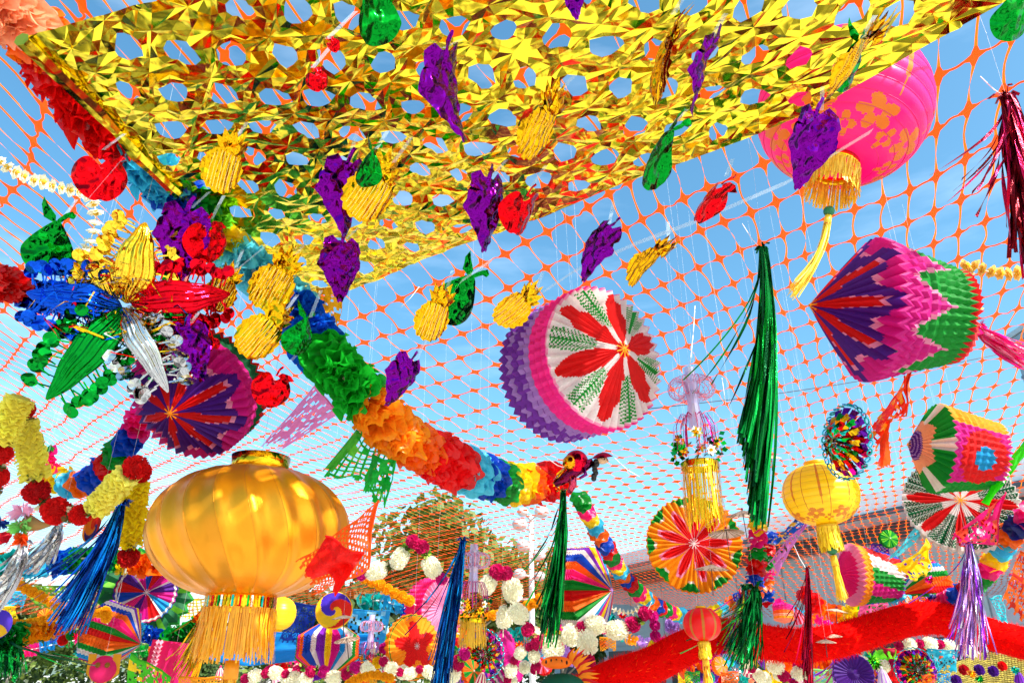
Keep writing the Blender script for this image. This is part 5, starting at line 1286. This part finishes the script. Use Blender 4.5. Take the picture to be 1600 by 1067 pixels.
B_('wide red and orange plastic pennant joining the metallic rosette', [(1424, 572), (1414, 650), (1385, 662), (1364, 682)], 2.65, (244, 44, 16), 'dots', (7, 14), wave=.04, mt=M_PLAST, col2=(255, 160, 40))
B_('thin orange plastic tongues below the red pennant', [(1384, 655), (1392, 660), (1385, 732), (1370, 728)], 2.6, (240, 96, 40), 'none', (3, 8), wave=.03, mt=M_PLAST)
B_('navy cut-paper banner with round flower medallions by the yellow lantern', [(460, 942), (498, 947), (482, 1006), (436, 1000)], 3.6, (10, 50, 150), 'flower', (13, 11), wave=.02)
B_('long flat blue banner sweeping behind the gold fringe', [(322, 985), (580, 992), (560, 1040), (326, 1030)], 4.1, (8, 130, 206), 'none', (20, 6), scallop=False, wave=.05)
B_('light blue cut-paper banner behind the crystal pendant', [(546, 952), (610, 955), (598, 1020), (540, 1005)], 4.3, (40, 160, 220), 'dots', (12, 10), col2=(140, 210, 236))
B_('red cut-paper banner above the split orange wheel', [(629, 960), (660, 965), (640, 1010), (622, 1004)], 4.1, (236, 30, 14), 'lattice', (9, 9), col2=(250, 90, 30))
B_('lime cut-paper banner with yellow dots at the bottom left', [(204, 1020), (268, 1058), (262, 1110), (198, 1090)], 2.8, (70, 190, 30), 'dots', (14, 12), col2=(240, 200, 30))
B_('green lace banner behind the marigold chains at left', [(38, 916), (124, 916), (116, 958), (60, 952)], 3.5, (110, 160, 40), 'dots', (16, 8), col2=(160, 210, 60))
B_('orange cut-paper banner at the very bottom under the tinsel', [(278, 1058), (348, 1058), (346, 1090), (276, 1090)], 3.0, (250, 160, 20), 'flower', (14, 8))
B_('lilac and blue plastic pennant crossing behind the rainbow strand', [(1264, 808), (1258, 824), (1212, 900), (1200, 880)], 3.1, (216, 130, 200), 'dots', (6, 16), wave=.02, mt=M_PLAST)
B_('blue and yellow plastic pennant left of the yellow lantern fringe', [(1242, 812), (1264, 812), (1215, 850), (1205, 846)], 3.05, (30, 90, 190), 'dots', (6, 14), wave=.02, mt=M_PLAST, col2=(240, 190, 60))
B_('light cyan lace pennant before the yellow scalloped one', [(1434, 820), (1440, 836), (1400, 868), (1382, 878)], 3.2, (90, 206, 220), 'dots', (7, 14), wave=.02)
B_('bright yellow scalloped paper fish banner at right', [(1448, 842), (1454, 884), (1424, 908), (1398, 886)], 3.1, (252, 206, 10), 'dots', (10, 10), wave=.05)
B_('magenta cut-plastic pennant sweeping up to the red and white fan', [(1568, 768), (1556, 850), (1500, 850), (1490, 842)], 3.0, (244, 20, 120), 'dots', (10, 12), wave=.03, mt=M_PLAST, col2=(250, 90, 60))
B_('cyan lace banner by the orange one at the right edge', [(1546, 935), (1564, 930), (1574, 972), (1562, 972)], 3.2, (60, 196, 210), 'lattice', (5, 9))
B_('large orange and red stencil-cut banner at the right edge', [(1596, 862), (1640, 880), (1640, 1010), (1560, 935)], 2.6, (240, 96, 10), 'flower', (16, 22), col2=(196, 30, 10), wave=.02)
B_('thin bright green plastic ribbon flying at the right edge', [(1602, 690), (1606, 712), (1540, 788), (1534, 782)], 2.8, (60, 220, 30), 'none', (4, 14), scallop=False, wave=.02, mt=M_PLAST)
B_('red plastic pennant at bottom left edge next to the green crepe bow', [(-10, 836), (18, 828), (14, 852), (-10, 852)], 2.9, (206, 16, 40), 'none', (6, 6), wave=.03)
B_('light blue banner in the crowd under the boa at lower right', [(1450, 1014), (1500, 1016), (1490, 1048), (1452, 1052)], 3.9, (30, 170, 200), 'dots', (12, 9), col2=(80, 190, 214))
B_('deep rose banner strip hanging under the boa at right', [(1380, 1014), (1440, 1008), (1440, 1030), (1385, 1036)], 4.2, (206, 16, 70), 'none', (12, 5), wave=.03)
B_('pale green lace banner at the bottom under the small red tassel', [(1270, 1046), (1302, 1046), (1302, 1075), (1268, 1075)], 4.0, (150, 220, 130), 'dots', (9, 8))
B_('hot pink banner under the rainbow garland in front of the boa', [(1345, 945), (1392, 938), (1382, 960), (1340, 972)], 3.8, (240, 90, 150), 'dots', (12, 7))
B_('lime yellow translucent pennant beside the boa bend', [(1017, 1000), (1028, 1005), (1012, 1035), (996, 1040)], 3.3, (214, 206, 20), 'none', (6, 8), wave=.02)
B_('red crepe banner below the amber tassel, centre', [(705, 996), (728, 996), (728, 1012), (706, 1012)], 4.3, (226, 10, 30), 'none', (5, 5))
B_('violet cut-paper banner bottom centre next to the blue tassel tips', [(700, 1040), (722, 1030), (728, 1080), (692, 1080)], 3.6, (160, 80, 200), 'dots', (8, 10))

# pink box lantern, owl, cones and discs
def box_lantern():
    d = 3.3; k = d/F; t = thing('box_lantern', 'magenta and pale pink box lantern hanging below the petal swag', 'paper lantern', 268, 1035, d, (0, -35, -6))
    m = MB(); m.box((-26*k, -45*k, -26*k), (26*k, 30*k, 26*k), lin((226, 16, 110))); m.build('box', M_PAPER, t, smooth=False)
    for s in (-1, 1):
        m = MB()
        for q in range(12):
            y = 30*k-q*6.2*k; m.grid(lambda u, v, y=y: Vector(((-12+20*u)*k, y-5*k*v+1.5*k*math.sin(u*12), 26*k*s+(.6+3.5*v)*k*s)), 8, 2, jit(lin((250, 190, 210)), .05))
        m.build('frill', M_PAPER, t, smooth=False)
    hang(t, (0, 30*k, 0))
box_lantern()
def owl():
    d = 3.0; k = d/F; t = thing('paper_owl', 'pink paper owl shape with ochre wings and tail at lower left', 'paper ornament', 161, 1045, d, (0, 10, 0))
    m = MB(); m.ball((0, 0, 0), 20*k, lin((226, 30, 110)), 20, 12, (1, 1, .35)); m.build('body', M_PAPER, t)
    for s in (-1, 1):
        m = MB(); m.grid(lambda u, v: Vector((s*(12+12*u)*k, (22-40*v*(1-u*.3))*k, (4-6*v)*k)), 5, 8, lin((220, 150, 20))); m.build('wing', M_PAPER, t, smooth=False)
        m = MB(); m.ball((s*7*k, 6*k, 7*k), 4*k, lin((160, 110, 30)), 10, 6, (1, 1, .3)); m.build('eye', M_PAPER, t)
    m = MB(); m.grid(lambda u, v: Vector(((-9+18*u)*k, (-18-26*v)*k, 1.5*k*math.sin(u*9))), 6, 5, lin((226, 180, 20))); m.build('tail', M_PAPER, t, smooth=False); hang(t, (0, 20*k, 0))
owl()
def cone_bow():
    d = 2.6; k = d/F; t = thing('crepe_cone', 'tan paper cone piñata tip with light green and pink crepe ruffles at left edge', 'piñata', 46, 815, d, (0, 0, 0))
    m = MB(); m.tube([(-4*k, -2*k, 0), (18*k, -6*k, 0), (34*k, -5*k, 0)], [14*k, 7*k, 2*k], 20, lin((196, 150, 90))); m.build('cone', M_PAPER, t)
    for nm, cx_, cy_, c, r in (('green_ruffle', -6, -10, (150, 226, 120), 20), ('pink_ruffle', -10, 12, (250, 190, 216), 22), ('blue_ruffle', -38, -8, (20, 60, 160), 16), ('orange_ruffle', 0, -28, (240, 90, 16), 15)):
        m = MB()
        for q in range(46):
            a = R_.uniform(0, 6.3); b = R_.uniform(0, 6.3); p = Vector((cx_, cy_, 6))*k; e = Vector((math.cos(a), math.sin(a)*.8, abs(math.sin(b))*.8)).normalized()*r*k*R_.uniform(.6, 1.1)
            s_ = e.orthogonal().normalized()*5*k; m.quad(p, p+e*.6+s_, p+e+s_*.4, p+e*.6-s_, jit(lin(c), .12))
        m.build(nm, M_PAPER, t, smooth=False)
    hang(t, (0, 10*k, 0))
cone_bow()
def spiral_disc(label, px, py, d, r, rot, cols, turns=1.1):
    k = d/F; t = thing('spiral_disc', label, 'paper disc', px, py, d, rot, 'spiral striped discs', up=False); R = r*k
    for s in (1, -1):
        m = MB()
        def cf(u, v):
            a = u; q = (u + math.sqrt(v)*turns*s) % 1; return jit(lin(cols[int(q*len(cols)) % len(cols)]), .04)
        m.grid(lambda u, v: Vector((R*max(v, .001)*math.cos(2*PI*u), R*max(v, .001)*math.sin(2*PI*u), s*(2*k*(1-v*v)+1.5*k))), 72, 20, cf, closeu=True); m.build('front_face' if s > 0 else 'back_face', M_PAPER, t, smooth=False)
    m = MB(); m.tube([(R*math.cos(2*PI*h/48), R*math.sin(2*PI*h/48), 0) for h in range(49)], 1.6*k, 6, lin(cols[0]), cap=False); m.build('rim', M_PAPER, t); hang(t, (0, R, 0))
spiral_disc('round disc with yellow, red and indigo spiral under the orange banner', 522, 953, 2.9, 27, (-10, 10, 60), [(250, 204, 20), (226, 30, 16), (70, 40, 200)], .8)
spiral_disc('narrow edge-on disc with red and indigo swirl under the red pompom', 144, 822, 2.3, 23, (0, 66, -14), [(240, 150, 30), (50, 30, 140), (216, 14, 30), (240, 60, 20)], .7)
spiral_disc('indigo disc with yellow back half cut off at the lower left edge', -3, 975, 2.7, 20, (0, 30, 0), [(90, 60, 210), (90, 60, 210), (250, 200, 40)], .1)

# ---- little paper parasols
def parasol(label, px, py, d, r, tilt=(0, 0, 0)):
    k = d/F; t = thing('paper_parasol', label, 'cocktail parasol', px, py, d, tilt, 'little paper parasols'); R = r*k; n = 16
    m = MB(); m.grid(lambda u, v: Vector((R*v*math.cos(2*PI*u)*(1-.03*(int(u*32) % 2)), R*.30*(1-v)+.0, R*v*math.sin(2*PI*u)*(1-.03*(int(u*32) % 2)))), 32, 4, lambda u, v: lin((226, 200, 176) if int(u*16) % 2 or v < .8 else (200, 170, 140)), closeu=True); m.build('canopy', M_PAPER, t, smooth=False)
    for q in range(n):
        a = 2*PI*q/n; m = MB(); m.tube([(0, R*.28, 0), (R*.98*math.cos(a), -.001, R*.98*math.sin(a))], .4*k, 4, lin((150, 110, 70))); m.build('rib', M_WICKER, t)
    m = MB(); m.tube([(0, R*.38, 0), (0, -R*1.35, 0)], .7*k, 6, lin((40, 30, 40))); m.build('stick', M_PAINT, t)
    m = MB(); m.ball((0, R*.36, 0), 2*k, lin((190, 20, 60)), 8, 6); m.build('tip', M_PAINT, t); hang(t, (0, R*.36, 0))
parasol('pale paper parasol highest of three, at the rim of the orange wheel', 1161, 805, 2.9, 27, (4, 0, 4))
parasol('pale paper parasol in the middle, overlapping the orange wheel', 1135, 834, 2.9, 28, (-6, 0, 0))
parasol('pale paper parasol lowest of three, across the orange wheel', 1112, 890, 2.8, 28, (4, 0, -2))
parasol('tiny cream parasol in front of the boa, upper of the pair', 1300, 994, 3.2, 16, (8, 0, 3))
parasol('tiny cream parasol in front of the boa, lower of the pair', 1290, 1003, 3.15, 16, (8, 0, 0))
parasol('small pale green parasol across the spiral disc', 537, 966, 2.8, 19, (4, 0, 4))
parasol('amber paper parasol above the folded rainbow fan', 542, 1000, 3.3, 20, (-6, 0, 12))
parasol('small translucent parasol before the orange petal garland', 1307, 955, 3.5, 17, (6, 0, -8))
parasol('grey paper parasol showing through the netting left of the long green tassel', 1206, 715, 3.3, 15, (20, 0, 0))

# ================================================================ RED BOA
def boa():
    pts = [(905, 1085, 2.9), (960, 1058, 2.95), (1020, 1038, 3.0), (1070, 1012, 3.05), (1130, 992, 3.1), (1190, 1002, 3.15), (1250, 1008, 3.2), (1310, 1000, 3.25), (1370, 982, 3.3), (1420, 968, 3.3), (1470, 966, 3.3), (1530, 985, 3.3), (1590, 1002, 3.25), (1650, 1015, 3.2)]
    P = catmull([W(*p) for p in pts], 10); t = at_world('fur_garland', 'thick fluffy bright red fur garland snaking across the lower right', 'boa', P[0]); rnd = random.Random(3); R = .080
    m = MB(); m.tube([p-P[0] for p in P], R*.86, 18, lin((226, 6, 4))); m.build('core', M_FUR, t)
    sm, tot = resample(P, .0042); m = MB(); red = lin((240, 8, 4)); org = lin((255, 60, 16))
    for p, tg, s in sm:
        u = tg.orthogonal().normalized(); v = tg.cross(u)
        for q in range(17):
            a = rnd.uniform(0, 6.3); d = u*math.cos(a)+v*math.sin(a); l = R*rnd.uniform(.16, .36); b = p-P[0]+d*R*.78+tg*rnd.uniform(-.004, .004)
            sd_ = d.cross(tg).normalized()*.0030; tip = b+d*l+tg*rnd.uniform(-.018, .022)+v*rnd.uniform(-.006, .006)
            c = jit(red if rnd.random() > .10 else org, .38, rnd); m.add([b-sd_, b+sd_, tip], [(0, 1, 2)], c)
    m.build('fur', M_FUR, t, smooth=False, stuff=True)
    # dragon paper head at its left end
    d = 2.85; k = d/F; h = thing('dragon_head', 'orange and green paper dragon head with flame mane at the boa end', 'paper dragon', 878, 1050, d, up=False)
    m = MB(); m.ball((0, -20*k, 0), 32*k, lin((6, 96, 70)), 20, 12, (1.1, .6, .6)); m.build('cheek', M_PAPER, h)
    m = MB(); m.ball((-8*k, 14*k, 10*k), 22*k, lin((250, 130, 14)), 20, 12, (1.1, .42, .6)); m.build('snout', M_PAPER, h)
    for q in range(5):
        m = MB(); m.ball((-24*k+q*8*k, 15*k+math.sin(q)*1.5*k, 21*k), 1.6*k, lin('black'), 6, 4, (1, 2, 1)); m.build('spot', M_PAPER, h)
    for q in range(22):
        a = -1.1+2.3*q/21; m = MB(); b = Vector((26*math.cos(a), 26*math.sin(a)-8, -4))*k; e = Vector((math.cos(a+.1*math.sin(q*2)), math.sin(a), .1))*rnd.uniform(20, 36)*k; s_ = e.orthogonal().normalized()*3.4*k; s_ = Vector((-e.y, e.x, 0)).normalized()*3.6*k
        m.add([b-s_, b+s_, b+e*.5+s_*1.1+Vector((0, 0, 2*k)), b+e, b+e*.45-s_*.4], [(0, 1, 2, 4), (2, 3, 4)], jit(lin((250, 150, 20) if q % 3 else (206, 20, 30)), .1)); m.build('mane_flame', M_PAPER, h, smooth=False)
boa()

# ================================================================ LOWER CROWD OF ORNAMENTS
places = ['left of', 'right of', 'just below', 'behind', 'above', 'beside']
def mini(kind, px, py, d, r, c1, c2, label):
    k = d/F; rnd = random.Random(px*3+py)
    if kind == 'fan':
        drum('paper_drum', label, px, py, d, r, 8, .2, (rnd.uniform(-20, 20), rnd.uniform(-50, 50), 0), lambda a, q: (c1 if sect(a, 6) > .5 else c2), side_plain(c1), pl=18, fl=.9, group='small background paper fans', cordtop=False, hub='white')
    elif kind == 'ball':
        t = thing('pompom', label, 'pompom', px, py, d, group='small background pompoms'); o = bpy.data.objects.new('petal_ball', pompom_mesh('ball', c1, 2)); link(o, t); o.scale = (r*k,)*3
    elif kind == 'cone':
        t = thing('paper_bell', label, 'paper bell', px, py, d, (rnd.uniform(-15, 15), 0, rnd.uniform(-25, 25)), 'small background paper bells'); m = MB(); m.lathe([(.05*r*k, r*k), (.5*r*k, .4*r*k), (.9*r*k, -.9*r*k)], 20, lambda a, v: lin(c1) if int(a*3.2) % 2 else lin(c2), wob=lambda a, v: 1+.08*math.sin(a*10)); m.build('bell', M_PAPER, t, smooth=False)
        m = MB(); m.ball((0, r*k, 0), .2*r*k, lin(c2), 8, 5); m.build('cap', M_PAPER, t)
    elif kind == 'star':
        t = thing('foil_flower', label, 'foil flower', px, py, d, (rnd.uniform(-30, 30), rnd.uniform(-40, 40), rnd.uniform(0, 60)), 'small background foil flowers', up=False); m = MB(); n = 12
        m.grid(lambda u, v: Vector((r*k*v*(1-.42*(int(round(u*24)) % 2))*math.cos(2*PI*u), r*k*v*(1-.42*(int(round(u*24)) % 2))*math.sin(2*PI*u), r*k*.25*math.sin(v*3+u*12))), 24, 4, lin(c1), closeu=True); m.build('petals', M_FOIL, t, smooth=False); m = MB(); m.ball((0, 0, .1*r*k), .24*r*k, lin(c2), 10, 6); m.build('heart', M_FOIL, t)
    elif kind == 'picado':
        banner(label, [(px-r, py-r*.7), (px+r, py-r*.75), (px+r*.9, py+r*.8), (px-r*.95, py+r*.75)], d, c1, rnd.choice(('dots', 'net', 'lattice')), (7, 6), col2=c2, group='small background banners')
MINI = [
 ('picado', 26, 935, 3.6, 16, 'cyan', 'sky', 'cyan lace flag behind the marigold chain start'), ('fan', 4, 900, 3.3, 16, 'purple', 'green', 'purple and green rosette half cut by the left edge'),
 ('picado', 12, 958, 3.5, 14, 'yellow', 'amber', 'yellow scalloped flag above the indigo disc'), ('fan', 72, 962, 4.0, 11, 'orange', 'amber', 'orange fan between the two gum trunks'),
 ('ball', 98, 1000, 3.6, 8, 'red', 'red', 'red pompom beneath the ruffled garland end'), ('ball', 112, 992, 3.6, 8, 'green', 'green', 'green pompom beneath the ruffled garland end'), ('star', 122, 996, 3.5, 11, 'pink', 'white', 'pink foil flower left of the rainbow fan lantern'),
 ('picado', 86, 996, 3.7, 9, 'blue', 'navy', 'blue flag tucked under the orange garland'), ('star', 126, 1017, 3.3, 11, 'teal', 'cyan', 'teal foil flower below the pink one'), ('star', 138, 1006, 3.3, 8, 'orange', 'amber', 'orange foil flower touching the teal one'),
 ('ball', 190, 1022, 3.6, 8, 'red', 'red', 'red pompom right of the pink owl'), ('fan', 205, 1000, 3.9, 12, 'pink', 'yellow', 'pink and yellow fan under the ruffled collar'), ('cone', 186, 1006, 3.7, 10, 'lilac', 'palepink', 'lilac bell over the owl wing'),
 ('picado', 275, 905, 4.0, 14, 'red', 'orange', 'red flag between rosette and gold lantern'), ('picado', 305, 950, 3.9, 20, 'yellow', 'amber', 'yellow stitched flag behind the gold tinsel tassel'), ('fan', 258, 880, 4.1, 15, 'orange', 'red', 'orange fan above the rosette'),
 ('star', 278, 960, 3.9, 9, 'amber', 'white', 'amber foil flower at the collar edge'), ('ball', 240, 1014, 3.6, 8, 'orange', 'orange', 'orange pompom at the top of the box lantern'), ('cone', 344, 1052, 3.9, 10, 'cream', 'pink', 'cream paper bell with pink hem below the blue banner'), ('cone', 358, 1050, 3.9, 10, 'cream', 'rose', 'second cream bell nearer the gold tassel'),
 ('ball', 420, 1048, 4.1, 8, 'pink', 'pink', 'pink pompom below the gold fringe'), ('cone', 432, 1052, 4.2, 12, 'cream', 'palepink', 'pale bell right of the gold fringe tip'), ('ball', 450, 1058, 4.0, 9, 'green', 'green', 'green pompom below the navy banner'), ('fan', 470, 1048, 4.3, 14, 'pink', 'cream', 'pink and cream fan under the navy banner'),
 ('ball', 488, 1030, 4.1, 9, 'crimson', 'red', 'crimson pompom left of the folded fan'), ('ball', 492, 1042, 4.0, 9, 'magenta', 'red', 'magenta pompom left of the folded fan foot'), ('cone', 478, 1062, 3.7, 14, 'cream', 'cream', 'cream bell at the bottom edge, left of the folded fan'), ('cone', 520, 1058, 3.7, 13, 'cream', 'violet', 'cream bell with violet cap under the folded fan'),
 ('ball', 560, 1040, 3.9, 7, 'crimson', 'red', 'crimson pompom over the orange bead mound'), ('cone', 545, 1045, 3.9, 12, 'cream', 'amber', 'cream bell with amber cap near the orange bead mound'), ('picado', 560, 1060, 3.7, 18, 'orange', 'amber', 'orange beaded flag at the bottom edge'), ('ball', 590, 1035, 3.7, 9, 'yellow', 'yellow', 'yellow pompom under the faint crystal pendant'),
 ('star', 600, 1048, 3.6, 10, 'silver', 'pink', 'silver foil flower left of the split orange wheel'), ('ball', 604, 1032, 3.6, 9, 'cream', 'cream', 'cream pompom left of the split orange wheel'), ('ball', 630, 1050, 3.5, 11, 'cream', 'cream', 'cream pompom under the split orange wheel'), ('ball', 610, 1060, 3.5, 9, 'orange', 'orange', 'orange pompom at the bottom edge by the silver flower'),
 ('picado', 628, 985, 4.6, 18, 'teal', 'cyan', 'teal flag behind the red lattice banner'), ('ball', 600, 1012, 3.8, 8, 'magenta', 'pink', 'magenta pompom by the amber beads of the faint pendant'), ('fan', 706, 1052, 3.4, 14, 'cream', 'palepink', 'cream fan at the blue tassel tips'), ('ball', 724, 1020, 3.5, 7, 'crimson', 'red', 'crimson pompom right of the blue tassel'), ('ball', 716, 1030, 3.5, 8, 'rose', 'red', 'rose pompom right of the blue tassel, below the crimson one'),
 ('fan', 735, 1050, 3.5, 18, 'orange', 'green', 'orange and green fan left of the metallic rosette'), ('cone', 752, 1062, 3.3, 13, 'cream', 'rose', 'cream bell below the metallic rosette'), ('ball', 800, 1062, 3.5, 9, 'cream', 'cream', 'cream pompom under the crimped magenta ball'), ('ball', 820, 1042, 3.5, 10, 'cream', 'cream', 'cream pompom left of the dragon snout'), ('ball', 836, 1045, 3.4, 8, 'rose', 'rose', 'rose pompom left of the dragon snout'),
 ('star', 812, 1010, 3.8, 10, 'orange', 'red', 'orange foil flower below the rose trio'), ('picado', 845, 1018, 3.8, 12, 'cyan', 'sky', 'cyan flag between pompoms and dragon'), ('picado', 832, 1000, 4.2, 14, 'palepink', 'peach', 'pale pink flag under the green tassel'), ('fan', 850, 1040, 3.9, 13, 'red', 'palepink', 'red and pink fan behind the dragon snout'), ('star', 860, 990, 3.7, 11, 'amber', 'yellow', 'amber foil flower at the green tassel tips'), ('ball', 808, 1040, 3.9, 8, 'magenta', 'pink', 'magenta pompom beside the crimped magenta ball'),
 ('picado', 870, 975, 4.3, 15, 'hot', 'pink', 'hot pink flag behind the green centre tassel'), ('star', 954, 962, 3.6, 10, 'teal', 'cyan', 'teal foil flower right of the rainbow fan'), ('cone', 940, 975, 3.6, 12, 'cream', 'rose', 'cream bell at the rainbow fan tip'), ('picado', 950, 1005, 3.8, 13, 'amber', 'orange', 'amber flag over the dragon mane'), ('star', 972, 960, 3.8, 8, 'red', 'blue', 'red foil flower beside the teal one'),
 ('ball', 1050, 978, 4.0, 12, 'lilac', 'white', 'pale lilac pompom left of the red lantern'), ('fan', 1042, 1018, 3.1, 12, 'orange', 'lilac', 'orange and lilac fan edge above the boa'), ('ball', 1108, 1058, 3.9, 9, 'teal', 'green', 'teal pompom under the violet fan'), ('fan', 1124, 1040, 4.2, 13, 'amber', 'peach', 'amber fan right of the violet fan'), ('picado', 1082, 1058, 3.7, 12, 'green', 'lime', 'green flag below the boa, left of the violet fan'),
 ('ball', 1154, 1022, 3.6, 8, 'rose', 'rose', 'rose pompom at the multicolour tinsel tips'), ('cone', 1172, 1044, 3.5, 12, 'cream', 'rose', 'cream bell under the lower green tassel'), ('ball', 1183, 1056, 3.5, 8, 'magenta', 'rose', 'magenta pompom under that cream bell'), ('star', 1150, 1050, 3.9, 11, 'silver', 'lilac', 'silver foil flower left of the cream bell'), ('picado', 1140, 1060, 3.7, 14, 'orange', 'peach', 'orange flag bottom edge left of the silver flower'), ('ball', 1206, 1040, 3.7, 11, 'yellow', 'yellow', 'yellow pompom right of the lower green tassel'),
 ('ball', 1218, 1052, 3.6, 11, 'cream', 'cream', 'cream pompom right of the yellow one'), ('ball', 1196, 1060, 3.6, 10, 'cream', 'cream', 'cream pompom left below the yellow one'), ('ball', 1246, 1038, 3.8, 8, 'magenta', 'rose', 'magenta pompom left of the red tassel tips'), ('cone', 1252, 1056, 3.6, 12, 'cream', 'palepink', 'cream bell left of the red tassel tips'), ('star', 1232, 1058, 3.6, 9, 'rose', 'white', 'rose foil flower beside two cream ones'), ('picado', 1264, 1056, 3.5, 8, 'sky', 'blue', 'blue scrap flag at the red tassel tips'),
 ('fan', 1292, 1040, 4.2, 14, 'amber', 'orange', 'amber and orange fan right of the red tassel'), ('ball', 1320, 1035, 4.1, 10, 'rose', 'red', 'rose pompom above the purple bowl fan'), ('picado', 1345, 1030, 4.3, 12, 'teal', 'cyan', 'teal flag above the purple bowl fan'), ('star', 1366, 1035, 3.8, 13, 'lime', 'green', 'lime foil flower right of the purple bowl fan'), ('fan', 1360, 1060, 3.9, 14, 'orange', 'purple', 'orange and purple fan at the bottom edge'), ('cone', 1380, 1056, 3.7, 12, 'lilac', 'silver', 'lilac bell left of the metallic rosette'),
 ('picado', 1408, 1052, 4.1, 14, 'red', 'crimson', 'red flag left of the small metallic rosette'), ('picado', 1440, 1012, 4.3, 12, 'teal', 'blue', 'teal and blue flag right above the rosette'), ('fan', 1460, 1022, 4.1, 12, 'orange', 'dkgreen', 'orange and green fan above the light blue banner'), ('ball', 1506, 1046, 3.7, 8, 'crimson', 'red', 'dark crimson pompom on the ochre straw roof'), ('ball', 1530, 1046, 3.7, 8, 'purple', 'purple', 'purple pompom on the ochre straw roof'), ('ball', 1552, 1048, 3.7, 8, 'purple', 'purple', 'second purple pompom nearer the right edge'),
 ('star', 1518, 1052, 3.6, 8, 'amber', 'yellow', 'amber foil flower between crimson and purple pompoms'), ('star', 1530, 1060, 3.6, 8, 'green', 'green', 'green foil flower under the purple pompom'), ('ball', 1494, 1062, 3.5, 8, 'purple', 'purple', 'purple pompom at the bottom edge of the straw roof'), ('picado', 1450, 1062, 3.6, 10, 'orange', 'red', 'orange flag at the bottom edge, right of the rosette'), ('picado', 1476, 1060, 3.6, 10, 'sky', 'cyan', 'sky blue flag at the bottom edge, under the light blue banner'), ('star', 1586, 1046, 3.5, 8, 'teal', 'green', 'teal foil flower at the right edge below the boa'), ('cone', 1592, 1056, 3.5, 9, 'purple', 'violet', 'purple bell at the right edge below the boa'),
 ('picado', 1480, 1018, 4.4, 14, 'palepink', 'white', 'pale pink flag just under the boa'), ('picado', 1505, 1018, 4.5, 10, 'blue', 'navy', 'blue flag just under the boa'), ('ball', 1566, 1040, 3.5, 7, 'red', 'red', 'red pompom on a string at the right straw edge'),
 ('star', 1412, 985-40, 3.5, 8, 'blue', 'red', 'blue foil flower joining fan wedge and garland'), ('cone', 1248, 962, 4.4, 12, 'palepink', 'red', 'pale pink bell in front of the building'), ('fan', 1388, 842, 4.0, 13, 'green', 'lime', 'green lace fan behind the light cyan pennant'), ('picado', 1375, 860, 4.0, 14, 'purple', 'violet', 'purple crimped flag above the pointed pink lantern'), ('picado', 1475, 828, 4.0, 16, 'blue', 'sky', 'blue ruffle under the red and white fan'),
 ('picado', 1588, 905, 3.3, 10, 'magenta', 'white', 'magenta flag left of the stencil-cut banner'), ('star', 1452, 905, 3.6, 8, 'hot', 'green', 'hot pink foil flower on top of the fan wedge'),
]
for a in MINI: mini(*a)
# straw roof of a stall at the lower right corner
def straw():
    P = [W(1400, 1085, 4.4), W(1480, 1040, 4.6), W(1540, 1018, 4.8), W(1640, 1035, 4.7), W(1640, 1120, 4.2), W(1400, 1140, 4.2)]
    o = P[0]; t = at_world('straw_canopy', 'ochre straw mat canopy sprinkled with blue beads at lower right', 'straw mat', o); rnd = random.Random(8)
    m = MB()
    for j in range(30):
        for i in range(60):
            u, v = i/60, j/30; a = P[1].lerp(P[3], u) if u else P[1]; top = P[0].lerp(P[1], min(1, u*3)) if u < .33 else (P[1].lerp(P[2], (u-.33)*3) if u < .66 else P[2].lerp(P[3], min(1, (u-.66)*3))); bot = P[5].lerp(P[4], u)
            p = top.lerp(bot, v)-o; m.box((-.008, -.004, -.003), (.008, .004, .003), jit(lin((170, 150, 60)), .35, rnd), Matrix.Translation(p) @ Matrix.Rotation(rnd.uniform(-.4, .4), 4, 'Y'))
    m.build('straw_weave', M_WICKER, t, smooth=False, stuff=True)
    m = MB(); m.grid(lambda u, v: ((P[0].lerp(P[1], min(1, u*3)) if u < .33 else (P[1].lerp(P[2], (u-.33)*3) if u < .66 else P[2].lerp(P[3], min(1, (u-.66)*3)))).lerp(P[5].lerp(P[4], u), v)-o+Vector((0, .01, 0))), 24, 8, lin((130, 112, 40))); m.build('backing', M_WICKER, t)
straw()
# ---- white cable ties and loose cord ends on the net
for k, (a, b, lab) in enumerate((((626, 480, 4.0), (655, 448, 4.0), 'white cord end stretched on the net below the gold sheet'), ((1160, 350, 2.9), (1188, 388, 2.6), 'white cord holding the long green tassel'),
                      ((1532, 120, 2.3), (1572, 152, 2.15), 'white cord tied to the thick red tassel'), ((1086, 478, 3.4), (1078, 572, 2.75), 'white cord above the crystal pendant'),
                      ((1128, 590, 3.2), (1134, 632, 3.2), 'loose white cord loop right of the crystal wheel'), ((850, 712, 3.4), (895, 735, 2.9), 'white cord stretched left of the doll'), ((960, 715, 3.6), (1000, 745, 3.6), 'loose white cord right of the doll'), ((1240, 850, 3.3), (1258, 886, 3.0), 'white cord holding the thin red tassel'))):
    A = W(*a); B = W(*b); m = MB(); m.tube([A, A.lerp(B, .5)-Vector((0, 0, .012)), B], .0016, 6, lin((246, 240, 236))); o = m.build('white_cord', M_WICKER); tagm(o, lab, 'cord', 'white tie cords')
